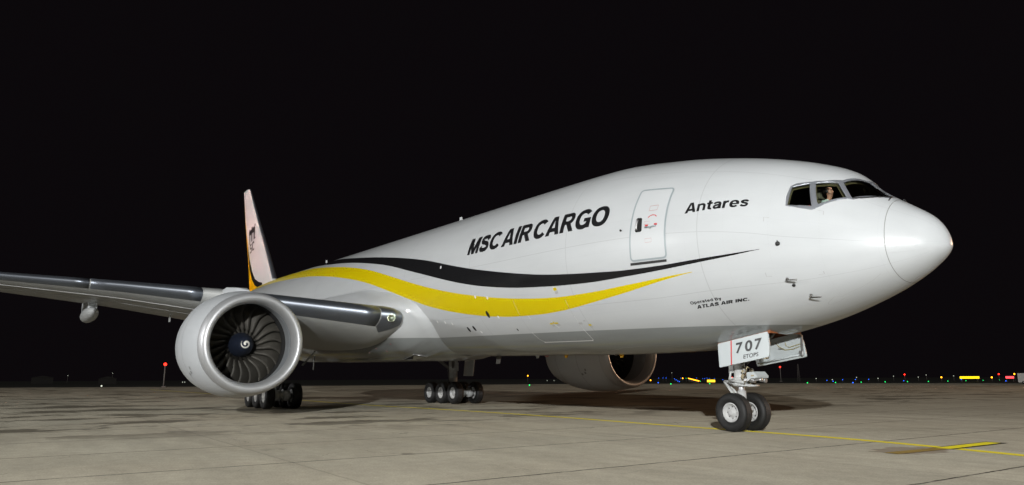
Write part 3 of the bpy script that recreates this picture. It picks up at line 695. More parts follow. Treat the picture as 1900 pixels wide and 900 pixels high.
# ---------------- lower cargo door outline (closed)
CD = [(13.03, 1.30), (13.04, 1.15), (13.05, .95), (13.06, .72), (13.02, .60), (12.93, .545), (12.80, .53), (10.45, .53), (10.31, .545), (10.28, .62), (10.28, .9), (10.31, 1.10), (10.31, 1.30)]
strip_band('cargo_door_edge', [(13.04, 1.15), (13.05, .95), (13.06, .72)], .012, M['mark'], jet, off=.008); strip_band('cargo_door_edge', [(10.28, .72), (10.28, .9), (10.30, 1.10)], .012, M['mark'], jet, off=.008); strip_band('cargo_door_edge', CD[3:-2], .020, M['seamw'], jet)['label'] = 'bright edge of the closed lower cargo door'
strip_band('cargo_door_edge', [(12.95, .531), (10.35, .531)], .05, M['seamw'], jet, off=.007)
strip_band('cargo_door_edge', [(12.62, .97), (12.6, .93), (12.55, .90)], .018, M['seamw'], jet)
for s_ in np.linspace(12.5, 10.6, 6):
    decal('latch_mark', [[(s_+.06, .562), (s_-.02, .562), (s_-.02, .575), (s_+.06, .575)]], M['seam'], jet)
def rect(name, s, t, w_, h_, m, off=.005): return decal(name, [[(s+w_/2, t-h_/2/RR), (s-w_/2, t-h_/2/RR), (s-w_/2, t+h_/2/RR), (s+w_/2, t+h_/2/RR)]], m, jet, off=off)
for s_, t_, w_, h_ in ((11.62, .823, .17, .06), (11.35, .826, .17, .06), (11.48, .833, .06, .08), (9.83, .770, .13, .06), (10.63, 1.215, .16, .09)):
    rect('placard', s_, t_, w_, h_, M['yellow'])
for s_, t_, w_, h_ in ((11.58, .795, .14, .07), (11.30, .80, .16, .07), (9.82, .745, .12, .05), (10.60, 1.18, .15, .09), (10.2, .80, .16, .08), (9.95, .83, .1, .05)):
    rect('placard', s_, t_, w_, h_, M['mark'])
strip_band('placard', [(11.55, .86), (11.47, .80), (11.38, .76)], .018, M['seamw'], jet)
for s_, t_, a in ((15.0, 1.017, .15), (16.95, .825, .13), (16.5, .836, .13), (13.75, .772, .06)):
    q = [(s_+a*.62*math.cos(k*PI/8), t_+a*math.sin(k*PI/8)/RR) for k in range(16)]
    decal('vent_port', [q], M['hole'], jet, off=.006)
for s_, t_ in ((15.39, 1.254), (17.9, .93), (17.87, 1.70), (14.6, 1.22), (14.4, .97), (18.4, .96), (19.0, .98), (16.2, .77)):
    q = [(s_+.06*math.cos(k*PI/4), t_+.07*math.sin(k*PI/4)/RR) for k in range(8)]
    decal('static_port', [q], M['seamw'], jet, off=.006)
# reflective scratches in the stripe are replaced by real thin skin joints
# corner brackets by the probes
for s_, t_, a, c in ((3.29, 1.81, -1, -1), (2.06, 1.965, 1, -1), (3.42, 1.097, -1, 1), (2.195, 1.049, 1, 1)):
    strip_band('corner_mark', [(s_, t_+c*.05), (s_, t_), (s_+a*.12, t_)], .016, M['mark'], jet)
# probes
b = MB(); c = onh(3.0, 1.5226, 0); nrm = Vector(hull(np.array([3.0]), np.array([1.5226]))[1][0])
b.lathe([(0, .0), (.0, .055), (.018, .055), (.022, .0)], (0, 0, 0), 'z', 20); b.box((0.0, .03, .03), (.012, .10, .03))
o = b.build('angle_vane', M['dark'], jet); o.matrix_local = Matrix.Translation(c) @ nrm.to_track_quat('Z', 'Y').to_matrix().to_4x4()
for s_, t_ in ((2.99, 1.050), (2.69, .7485)):
    b = MB(); p0 = onh(s_, t_, -.01); n0 = Vector(hull(np.array([s_]), np.array([t_]))[1][0])
    b.tube([p0, p0+n0*.09], [.035, .022], 10); q = p0+n0*.10+Vector((-.02, 0, .0)); b.tube([q, q+Vector((.30, 0, -.01))], [.015, .008], 10)
    q = p0+n0*.05+Vector((-.0, 0, -.05)); b.tube([q, q+Vector((.26, 0, -.01))], [.010, .007], 8)
    b.build('pitot_probe', M['gdark'], jet)
b = MB(); b.lathe([(0, .0), (.0, .04), (.018, .04), (.022, .0)], (0, 0, 0), 'z', 16); o = b.build('air_data_port', M['dark'], jet)
c = onh(2.918, .9476, 0); nrm = Vector(hull(np.array([2.918]), np.array([.9476]))[1][0]); o.matrix_local = Matrix.Translation(c) @ nrm.to_track_quat('Z', 'Y').to_matrix().to_4x4()
b = MB(); c = onh(7.468, 1.6966, 0); b.tube([c, c+Vector((.02, -.04, 0))], .03, 8); b.build('air_data_port', M['dark'], jet)
# antennas on the crown and belly
for s_, h_ in ((21.3, .42), (39.6, .46)):
    zt = float(prof(np.array([s_]))[0][0]); b = MB()
    b.prism([(0, 0), (.42, 0), (.36, h_), (.20, h_)], lambda u, v, k: (-s_-u+.0, (-.02 if k else .02), zt+v-.02)); b.build('blade_antenna', M['white'], jet)
for s_ in (10.6, 13.6, 15.4):
    zb = float(prof(np.array([s_]))[1][0]); b = MB()
    b.prism([(0, 0), (.22, 0), (.16, -.10), (.06, -.10)], lambda u, v, k: (-s_-u, (-.015 if k else .015), zb+v+.01)); b.build('blade_antenna', M['amberp'] if s_ != 15.4 else M['white'], jet)
b = MB(); b.prism([(0, 0), (.30, 0), (.38, -.34), (.12, -.34)], lambda u, v, k: (-18.1-u, (-.02 if k else .02), 2.42+v)); b.build('blade_antenna', M['gdark'], jet)
b = MB(); b.lathe([(-.05, .10), (-.03, .09), (-.08, .06), (-.10, 0)], (-14.9, 0, 2.36), 'z', 16); b.build('beacon_lamp', M['redthin'], jet)

# ---------------- wing-to-body fairing (own skin, swelling out of the hull)
FS = [(19.56, .98), (20.0, .55), (20.4, .29), (20.55, 0.0)]
def sstep(x): x = np.clip(x, 0, 1); return x*x*(3-2*x)
def fair_start(t):
    return pchip([0, .29, .55, .95, 1.245, 1.40, 1.5, 1.62], [20.55, 20.4, 20.03, 19.56, 20.15, 21.5, 23.0, 25.5], np.abs(np.atleast_1d(t)))
def fairing(s, y, off):
    t = y/RR; s0 = fair_start(t); u = s-s0
    A = sstep((u+.6)/3.2)*np.clip(u/.35, 0, 1)*sstep((45-s)/9)
    at = np.abs(t); B = np.interp(at, [0, .25, .5, .75, 1.0, 1.2, 1.35, 1.5, 1.62], [.22, .28, .50, .80, .92, .93, .74, .32, 0])
    B = B*(1+0.0*at)
    lip = .012*np.clip(u/.05, 0, 1)*np.clip((1.6-at)/.03, 0, 1)
    d = A*B+lip-.004
    P, n = hull(s, t, 0); Q = P+n*d[:, None]
    # flatten the bottom
    zf = 2.34+.012*(s-22); f = sstep(u/6)*sstep((44-s)/8); low = Q[:, 2] < zf
    Q[:, 2] = np.where(at < .5, Q[:, 2]*(1-f)+np.maximum(np.minimum(Q[:, 2], zf+.0), zf-.02)*f, Q[:, 2])
    return Q, n
bm = bmesh.new(); ts = np.linspace(-1.6, 1.6, 121); rows = []
for k, u in enumerate(np.r_[0, .03, .06, np.linspace(.15, 26, 120)]):
    fs_ = fair_start(ts); rows.append([bm.verts.new((fs_[i_]+u*(45-fs_[i_])/26, t*RR, 0)) for i_, t in enumerate(ts)])
for i in range(len(rows)-1):
    for j in range(len(ts)-1): bm.faces.new((rows[i][j], rows[i][j+1], rows[i+1][j+1], rows[i+1][j]))
co = np.array([v.co[:] for v in bm.verts]); P_, _n = fairing(co[:, 0], co[:, 1], 0)
for v, q in zip(bm.verts, P_): v.co = q
for f in bm.faces: f.smooth = True
bmesh.ops.recalc_face_normals(bm, faces=bm.faces)
me = bpy.data.meshes.new('wing_fairing'); bm.to_mesh(me); bm.free(); fairo = link('wing_fairing', me, M['fairing'], jet)
# ram air inlet in the fairing
def fpt(s, t, off=0.0):
    q = fairing(np.array([s]), np.array([t*RR]), 0)[0][0]; e = .02
    a = fairing(np.array([s+e]), np.array([t*RR]), 0)[0][0]-q; c = fairing(np.array([s]), np.array([(t+e)*RR]), 0)[0][0]-q
    n = Vector(a).cross(Vector(c)).normalized()
    if n.y > 0: n = -n
    return Vector(q)+n*off
D4 = [(24.15, .47), (22.0, .615), (21.75, .475), (23.9, .33)]
for sgn in (1,):
    b = MB(); b.add([fpt(s, t, .012) for s, t in D4], [(0, 1, 2, 3)]); b.build('ram_air_inlet', M['gdark'], jet)
    c0 = np.mean(D4, axis=0); q = [((s-c0[0])*.82+c0[0], (t-c0[1])*.82+c0[1]) for s, t in D4]
    b = MB(); b.add([fpt(*q[0], .016), fpt(*q[1], .016), fpt(c0[0], c0[1]+.01, .02)], [(0, 1, 2)]); b.build('inlet_opening', M['hole'], jet)  # flat black patch, the inner shade of the inlet given as colour
    b = MB(); b.add([fpt(*q[0], .016), fpt(c0[0], c0[1]+.01, .06), fpt(*q[1], .016), fpt(*q[2], .016), fpt(*q[3], .016)], [(0, 1, 3, 4), (1, 2, 3)]); b.build('inlet_ramp', M['alu'], jet)
    for i in range(4):
        b = MB(); b.tube([fpt(*D4[i], .015), fpt(*D4[(i+1) % 4], .015)], .016, 6); b.build('inlet_rim', M['alu'], jet)
for s_, t_ in ((22.6, .86), (24.6, .80), (26.0, .72), (23.8, .74)):
    b = MB(); b.lathe([(0, 0), (0, .05), (.004, .05), (.004, 0)], (0, 0, 0), 'z', 10); o = b.build('static_port', M['redthin'], jet)
    q = fpt(s_, t_, 0); nq = (fpt(s_, t_, 1)-q).normalized(); o.matrix_local = Matrix.Translation(q+nq*.003) @ nq.to_track_quat('Z', 'Y').to_matrix().to_4x4()

# ---------------- wings
WST = [(2.4, 22.2, 3.98, 12.9, .11, 2.9), (3.0, 21.2, 4.03, 13.9, .11, 2.9), (3.4, 20.62, 4.08, 14.5, .11, 2.9), (3.75, 20.55, 4.14, 14.4, .112, 2.8), (4.3, 20.95, 4.21, 13.9, .113, 2.7), (7.35, 23.05, 4.66, 11.9, .115, 2.2), (9.8, 24.65, 5.03, 10.2, .112, 1.8), (13.5, 27.0, 5.46, 8.5, .094, 1.2), (17.85, 29.85, 5.90, 6.7, .084, .6), (24, 33.9, 6.58, 5.0, .10, 0), (29.5, 37.5, 7.18, 3.4, .10, -.5), (31.4, 39.6, 7.40, 2.1, .10, -.5), (32.4, 41.4, 7.55, .9, .09, -.5)]
def wing_pt(y, xc, up, off=0.0):
    A = np.array(WST); sLE, z, c, t, tw = [float(np.interp(y, A[:, 0], A[:, k])) for k in range(1, 6)]
    x = xc; yt = 5*t*(.2969*math.sqrt(max(x, 0))-.1260*x-.3516*x*x+.2843*x**3-.1036*x**4)
    cm = .012*math.sin(math.pi*min(x*1.2, 1)) - .010*(1-x)
    zz = (cm*0+yt*(.88 if up else -1.12)+(.03*math.sin(PI*x)*0)); zz = zz*c + (off if up else -off)*(1 if x > .002 else 0)
    xx = x*c-off*max(0, 1-x*40)
    a = R(tw); return sLE+xx*math.cos(a)+zz*math.sin(a)*0, z+zz-xx*math.sin(a)
XC = [0, .001, .003, .006, .010, .016, .025, .04, .06, .08, .105, .14, .20, .28, .36, .46, .56, .66, .76, .86, .94, 1.0]
YS = list(np.linspace(2.4, 4.3, 12))+list(np.linspace(4.6, 9.8, 12))+list(np.linspace(10.5, 29.5, 30))+[30.5, 31.4, 32.0, 32.4]
for sg, nm in ((-1, 'R'), (1, 'L')):
    b = MB(); v = []; n = len(XC); m_ = 2*n-1
    for y in YS:
        for k in range(n-1, -1, -1): s_, z_ = wing_pt(y, XC[k], True); v.append((-s_, sg*y, z_))
        for k in range(1, n): s_, z_ = wing_pt(y, XC[k], False); v.append((-s_, sg*y, z_))
    f = [(i*m_+k, i*m_+k+1, (i+1)*m_+k+1, (i+1)*m_+k) for i in range(len(YS)-1) for k in range(m_-1)]
    f += [(i*m_+m_-1, i*m_, (i+1)*m_, (i+1)*m_+m_-1) for i in range(len(YS)-1)]
    b.add(v, f, 0, True); b.add(v[-m_:], [tuple(range(m_))]); wing = b.build('wing', M['wingw'], jet)
    # slats: separate leading-edge pieces
    segs = [(4.27, 8.7), (10.6, 14.6), (14.65, 18.6), (18.65, 22.6), (22.65, 26.5), (26.55, 30.2)]
    for y0, y1 in segs:
        b = MB(); ups = [x for x in XC if x <= .14]; los = [x for x in XC if x <= .04]; row = []
        ks = [(x, True) for x in reversed(ups)]+[(x, False) for x in los[1:]]
        yy = np.linspace(y0, y1, 8); v = []
        for y in yy:
            for x, up in ks: s_, z_ = wing_pt(y, x, up, .014); v.append((-s_, sg*y, z_))
        q = len(ks); f = [(i*q+k, i*q+k+1, (i+1)*q+k+1, (i+1)*q+k) for i in range(7) for k in range(q-1)]
        b.add(v, f, 0, True)
        for i in (0, 7):   # end ribs
            b.add(v[i*q:(i+1)*q], [tuple(range(q))])
        b.build('wing_slat', M['slat'], wing)
    # thin bright joints on the underside
    for xc in (.16, .30):
        b = MB(); pts = []
        for y in np.linspace(10.5, 29, 20): s_, z_ = wing_pt(y, xc, False, .004); pts.append((-s_, sg*y, z_))
        b.tube(pts, .008 if xc > .2 else .014, 5); b.build('panel_joint', M['mark'], wing)
    # flap track fairings
    for yp, s0, L_, dz, wd in ((14.15, 31.2, 6.2, -.42, .36), (20.8, 34.0, 4.8, -.30, .27), (26.3, 37.0, 3.6, -.22, .20)):
        b = MB(); s_, z_ = wing_pt(yp, .45, False)
        prof_ = [(0, .02), (.03, .30), (.10, .62), (.22, .88), (.40, 1.0), (.6, .92), (.8, .6), (.95, .22), (1, .02)]
        b.lathe([(-(s0+a*L_), r_*wd) for a, r_ in prof_], (0, sg*yp, z_+dz+.02), 'x', 28, squash=lambda a, y, z: (y, z*1.0 + (.0)))
        b.box((-(s0+L_*.5), sg*yp, z_+.05), (L_*.7, wd*1.1, .62))
        b.build('flap_track_fairing', M['white'], wing)
    # strobe / navigation lamp at the tip
    b = MB(); s_, z_ = wing_pt(31.0, 0, True); b.lathe([(-.12, .02), (0, .06), (.1, .05), (.14, 0)], (-s_, sg*31.0, z_), 'x', 12); b.build('tip_lamp', M['lampglass'], wing)
    # fuel drain mast
    b = MB(); s_, z_ = wing_pt(11.0, .5, False); b.prism([(0, 0), (.25, 0), (.34, -.32), (.22, -.34)], lambda u, v, k: (-(s_+u), sg*11.0+(-.03 if k else .03), z_+v+.02)); b.build('drain_mast', M['gear'], wing)
    # root glove: painted dark metal with landing lamp
    b = MB(); v = []; ks = [(x, True) for x in reversed([x for x in XC if x <= .10])]+[(x, False) for x in XC[1:] if x <= .08]
    yy = np.linspace(3.42, 4.245, 10)
    for y in yy:
        for x, up in ks:
            x2 = x*(float(np.interp(y, [3.42, 3.55, 4.24], [.25, .75, 1])) if up else float(np.interp(y, [3.42, 3.70, 3.98, 4.24], [.2, .55, 1.0, .5]))); s_, z_ = wing_pt(y, x2, up, .014); v.append((-s_, sg*y, z_))
    q = len(ks); f = [(i*q+k, i*q+k+1, (i+1)*q+k+1, (i+1)*q+k) for i in range(9) for k in range(q-1)]
    b.add(v, f, 0, True); b.build('root_leading_edge', M['slat'], wing)
    s_, z_ = wing_pt(3.90, .002, False, .02)
    b = MB(); b.lathe([(0, .0), (.02, .13), (.05, .15), (.03, .17), (0, .18)], (0, 0, 0), 'z', 24); o = b.build('landing_lamp', M['lampglass'], wing)
    nq = Vector((.86, sg*.48, .02)).normalized(); o.matrix_local = Matrix.Translation((-s_+.02, sg*3.90, z_-.02)) @ nq.to_track_quat('Z', 'Y').to_matrix().to_4x4()
# flaps / gear-bay clutter behind the right wing root
b = MB(); b.box((-37.0, -5.6, 3.55), (3.0, 3.6, .12), Matrix.Rotation(R(8), 3, 'Y')); b.build('inboard_flap', M['wingw'], jet)

# ---------------- engines
def engine(yc):
    ex, zc = -20.2, 2.82
    def sq(a, y, z):
        u = min(max((ex-a-.2)/2.2, 0), 1)   # widen sideways, flatten below
        y *= 1+.035*u; z *= (1+.01*u) if z > 0 else 1-.035*u
        return y, z
    c = (0, yc, zc); B = MB()
    # outer cowl from the lip seam aft
    out = [(.50, 1.905), (.8, 1.965), (1.2, 2.03), (1.7, 2.085), (2.3, 2.12), (3.0, 2.11), (3.7, 2.04), (4.3, 1.93), (4.9, 1.77), (5.3, 1.64)]
    B.lathe([(ex-a, r) for a, r in out], c, 'x', 96, squash=sq)
    B.lathe([(ex-5.3, 1.62), (ex-5.0, 1.5), (ex-4.0, 1.5)], c, 'x', 96, squash=sq)
    cow = B.build('engine_cowling', M['cowl'], jet)
    if yc < 0: cow['label'] = 'near grey-white engine with bright metal intake lip'
    else: cow['label'] = 'far engine in shade beyond the fuselage'
    # lip
    B = MB(); lip = []
    for k in range(25):
        t = PI*k/24   # outer seam -> highlight -> inner throat
        if t < PI/2: a, r = .49*(1-math.sin(t))**1.0*1.0+0.0, 1.69+(1.903-1.69)*math.cos(t)**.85
        else: a, r = .55*(1-math.sin(t)), 1.69+(1.50-1.69)*abs(math.cos(t))**.95
        lip.append((ex-a, r))
    B.lathe(lip, c, 'x', 128, squash=sq); B.build('intake_lip', M['chrome'], cow)
    B = MB(); B.lathe([(ex-.55, 1.50), (ex-.56, 1.497), (ex-.9, 1.53), (ex-1.3, 1.60), (ex-1.62, 1.63)], c, 'x', 96); B.build('intake_duct', M['liner'], cow)
    B = MB(); B.lathe([(ex-1.62, 1.63), (ex-1.63, 1.66), (ex-1.78, 1.66), (ex-1.79, 1.635), (ex-2.8, 1.64)], c, 'x', 96); B.build('fan_case', M['hole'], cow)
    B = MB(); B.lathe([(ex-2.75, .3), (ex-2.76, 1.63)], c, 'x', 48); B.build('stator_plate', M['hole'], cow)
    # spinner (cone, rounded tip)
    sp = [(ex-1.22, .0), (ex-1.23, .06), (ex-1.27, .13), (ex-1.38, .23), (ex-1.58, .34), (ex-1.82, .43), (ex-2.06, .485), (ex-2.3, .50)]
    B = MB(); B.lathe(sp, c, 'x', 48); spin = B.build('spinner', M['navy'], cow)
    # spiral mark on the spinner
    pr = sorted([(r, a) for a, r in sp]); f_ = lambda r: float(np.interp(r, [p_[0] for p_ in pr], [p_[1] for p_ in pr]))
    B = MB(); V = []; n = 60
    for i in range(n+1):
        u = i/n; ang = R(250)-u*R(470); r0 = .03+.15*u; wd = .045*math.sin(PI*min(1, .18+u*.86))**.8+.006
        for e in (-1, 0, 1):
            r = max(r0+e*wd*.8, .002); V.append((f_(r)+.006, yc+r*math.cos(ang), zc+r*math.sin(ang)))
    B.add(V, [(3*i+k, 3*i+k+1, 3*i+k+4, 3*i+k+3) for i in range(n) for k in range(2)], 0, True); B.build('spiral_mark', M['offw'], cow, fix=False)
    # fan blades
    def blade():
        B = MB(); nr, nc = 14, 8; V = []
        for side in (0, 1):
            for i in range(nr):
                u = i/(nr-1); r = .46+u*(1.618-.46); be = R(34+34*u**.8); ch = .52+.20*math.sin(PI*(.15+.6*u)); phi = .20*math.sin(PI*u*.9)-.10*u
                sweep = -.10*math.sin(PI*u*.85)+.02
                for j in range(nc):
                    q = j/(nc-1)-.5; th_ = .018*(1-(2*q)**2)*(1-.5*u)+.001
                    ax = ex-2.22-sweep-q*ch*math.cos(be); tang = q*ch*math.sin(be)+.05*(1-4*q*q)
                    if side: ax -= th_*math.sin(be); tang += th_*math.cos(be)
                    an = phi+tang/r; V.append((ax, r*math.cos(an), r*math.sin(an)))
        n1 = nr*nc
        F = [(i*nc+j, i*nc+j+1, (i+1)*nc+j+1, (i+1)*nc+j) for i in range(nr-1) for j in range(nc-1)]
        F2 = [tuple(k+n1 for k in reversed(q)) for q in F]
        E_ = [(i*nc, (i+1)*nc, (i+1)*nc+n1, i*nc+n1) for i in range(nr-1)]
        B.add(V, F+F2+E_, 0, True); return B
    me = None
    for k in range(22):
        if me is None: o = blade().build('fan_blade', M['fan'], cow); me = o.data
        else: o = bpy.data.objects.new('fan_blade', me); sc.collection.objects.link(o); o.parent = cow
        o.matrix_local = Matrix.Translation((0, yc, zc)) @ Matrix.Rotation(2*PI*k/22, 4, 'X')
    # cowl split lines
    for a in (2.05, 3.95):
        rr_ = float(np.interp(a, [p_[0] for p_ in out], [p_[1] for p_ in out])); B = MB()
        B.lathe([(ex-a+.008, rr_+.004), (ex-a-.008, rr_+.004)], c, 'x', 96, squash=sq); B.build('cowl_joint', M['seam'], cow)
    for a, t in ((1.7, R(212)), (1.95, R(214)), (1.62, R(207))):
        rr_ = float(np.interp(a, [p_[0] for p_ in out], [p_[1] for p_ in out]))+.006; V = []
        for da, dt in ((-.07, -.03), (.07, -.03), (.07, .03), (-.07, .03)):
            y, z = sq(ex-a, rr_*math.cos(t+dt), rr_*math.sin(t+dt)); V.append((ex-a+da, yc+y, zc+z))
        B = MB(); B.add(V, [(0, 1, 2, 3)]); B.build('placard', M['seam'], cow)
    # inner core and exhaust
    B = MB(); B.lathe([(ex-4.6, 1.15), (ex-5.6, 1.05), (ex-6.6, .72), (ex-6.62, .6), (ex-6.3, .55)], c, 'x', 48); B.lathe([(ex-6.3, .45), (ex-6.9, .30), (ex-7.5, .02)], c, 'x', 32); B.build('exhaust_core', M['gdark'], cow)
    # pylon
    B = MB(); sgn = -1 if yc < 0 else 1
    v = []
    for s_, zt_, zb_, hw_ in ((21.6, 4.93, 4.6, .05), (22.6, 5.12, 4.5, .20), (24.2, 5.30, 4.3, .27), (26.5, 5.15, 4.0, .27), (29.5, 4.75, 4.0, .2), (31.5, 4.72, 4.4, .04)):
        v += [(-s_, yc-hw_, zb_), (-s_, yc+hw_, zb_), (-s_, yc+hw_, zt_), (-s_, yc-hw_, zt_)]
    B.add(v, [(4*i+k, 4*i+(k+1) % 4, 4*i+4+(k+1) % 4, 4*i+4+k) for i in range(5) for k in range(4)]+[(0, 1, 2, 3), (20, 21, 22, 23)])
    bevel(B.build('engine_pylon', M['cowl'], jet), .05, 3)
    return cow
engine(-9.61); engine(9.61)

# ---------------- tail
FST = [(8.7, 50.9, 59.5), (9.65, 51.8, 59.9), (12.07, 54.2, 60.84), (16.0, 58.3, 62.8), (19.2, 61.55, 64.2), (19.55, 62.0, 64.35), (19.70, 62.9, 64.38)]
def fin_half(s, z):
    A = np.array(FST); le = np.interp(z, A[:, 0], A[:, 1]); te = np.interp(z, A[:, 0], A[:, 2]); c = te-le; x = np.clip((s-le)/c, 0, 1)
    t = .10; return 5*t*c*(.2969*np.sqrt(x)-.1260*x-.3516*x*x+.2843*x**3-.1036*x**4)*np.where(z > 19.5, .6, 1)
b = MB(); xs = [0, .004, .012, .03, .06, .1, .18, .3, .45, .6, .75, .9, 1.0]; zs = [8.7, 9.65, 10.9, 12.07, 14, 16, 17.6, 19.2, 19.55, 19.70]; v = []
A_ = np.array(FST)
for z in zs:
    le = np.interp(z, A_[:, 0], A_[:, 1]); te = np.interp(z, A_[:, 0], A_[:, 2])
    ring = [(x, -1) for x in reversed(xs)]+[(x, 1) for x in xs[1:]]
    for x, sg in ring: s_ = le+x*(te-le); v.append((-s_, sg*float(fin_half(np.array(s_), np.array(z))), z))
q = 2*len(xs)-1
b.add(v, [(i*q+k, i*q+k+1, (i+1)*q+k+1, (i+1)*q+k) for i in range(len(zs)-1) for k in range(q-1)], 0, True); b.add(v[-q:], [tuple(range(q))])
fin = b.build('tail_fin', M['white'], jet)
b = MB(); v = []
for z in zs[1:]:
    le = np.interp(z, A_[:, 0], A_[:, 1]); te = np.interp(z, A_[:, 0], A_[:, 2])
    for x, sg in [(x, -1) for x in reversed(xs[:4])]+[(x, 1) for x in xs[1:4]]:
        s_ = le+x*(te-le)-.015; v.append((-s_, sg*(float(fin_half(np.array(s_+.015), np.array(z)))+.008), z))
b.add(v, [(i*7+k, i*7+k+1, (i+1)*7+k+1, (i+1)*7+k) for i in range(len(zs)-2) for k in range(6)], 0, True); b.build('fin_leading_edge', M['slat'], fin)
def fin_map(sgn):
    def f(x, y, o):
        h_ = fin_half(x, y)+o; P = np.stack([-x, sgn*h_, y], -1); return P, np.tile([0, float(sgn), 0], (len(x), 1))
    return f
YF = [(64.33, 19.5), (63.38, 17.52), (62.35, 15.58), (61.2, 13.92), (60.1, 12.33), (58.63, 10.98), (57.09, 10.04), (55.4, 9.55), (54.5, 9.3), (54.5, 8.8), (59.5, 8.8), (59.88, 9.6), (60.8, 12.0), (62.75, 15.95), (64.15, 19.1)]
BF = [(61.25, 14.0), (60.15, 12.40), (58.63, 11.10), (57.09, 10.22), (55.4, 9.75), (54.2, 9.55), (54.2, 9.25), (55.6, 9.25), (57.1, 9.65), (58.5, 10.3), (59.93, 11.44), (60.9, 13.0)]
for sgn in (-1, 1):
    decal('fin_stripe', [YF], M['amberp'], fin, off=.006, sx=.6, sy=.6, mapper=fin_map(sgn), label='yellow sweep along the rear of the fin')
    decal('fin_stripe', [BF], M['black'], fin, off=.010, sx=.6, sy=.6, mapper=fin_map(sgn), label='black border of the yellow sweep')
    # emblem: m over s and c
    fs = lambda u, v: (60.60-u*1.15+ (v*.95-2.0)*.30, 12.85+v*.95+.08*u)   # u forward, v up
    def P4(a, c_, d, e): return [fs(a, c_), fs(d, c_), fs(d, e), fs(a, e)]
    g = [P4(0, 1.05, .34, 2.3), P4(.80, 1.05, 1.14, 2.3), P4(1.62, 1.05, 1.98, 2.35), P4(.30, 1.82, .85, 2.30), P4(1.10, 1.82, 1.68, 2.35), P4(.1, 2.3, .5, 2.45), P4(1.0, 2.3, 1.35, 2.48), P4(1.85, 2.35, 2.05, 2.6),
         P4(-.1, .98, .3, 1.1), P4(1.96, 1.05, 2.15, 1.2),
         P4(.15, .72, .85, .90), P4(.1, .45, .35, .75), P4(.15, .38, .85, .52), P4(.65, .12, .90, .42), P4(.1, .0, .8, .17),
         P4(1.15, .72, 1.75, .90), P4(1.05, .10, 1.32, .85), P4(1.15, 0, 1.75, .17), P4(1.6, .62, 1.8, .8)]
    decal('fin_emblem', g, M['ink'], fin, off=.012, sx=.6, sy=.6, mapper=fin_map(sgn), label='black emblem of small letters m, s and c')
for sgn in (-1, 1):
    b = MB(); v = []
    for y, le, c_, z in ((.3, 55.3, 7.0, 7.6), (10.75, 62.6, 2.6, 8.4)):
        for x, k in [(x, 1) for x in reversed(xs)]+[(x, -1) for x in xs[1:]]:
            h_ = 5*.1*c_*(.2969*math.sqrt(x)-.1260*x-.3516*x*x+.2843*x**3-.1036*x**4); v.append((-(le+x*c_), sgn*y, z+k*h_))
    b.add(v, [(k, k+1, q+k+1, q+k) for k in range(q-1)], 0, True); b.add(v[-q:], [tuple(range(q))]); b.build('tailplane', M['wingw'], jet)

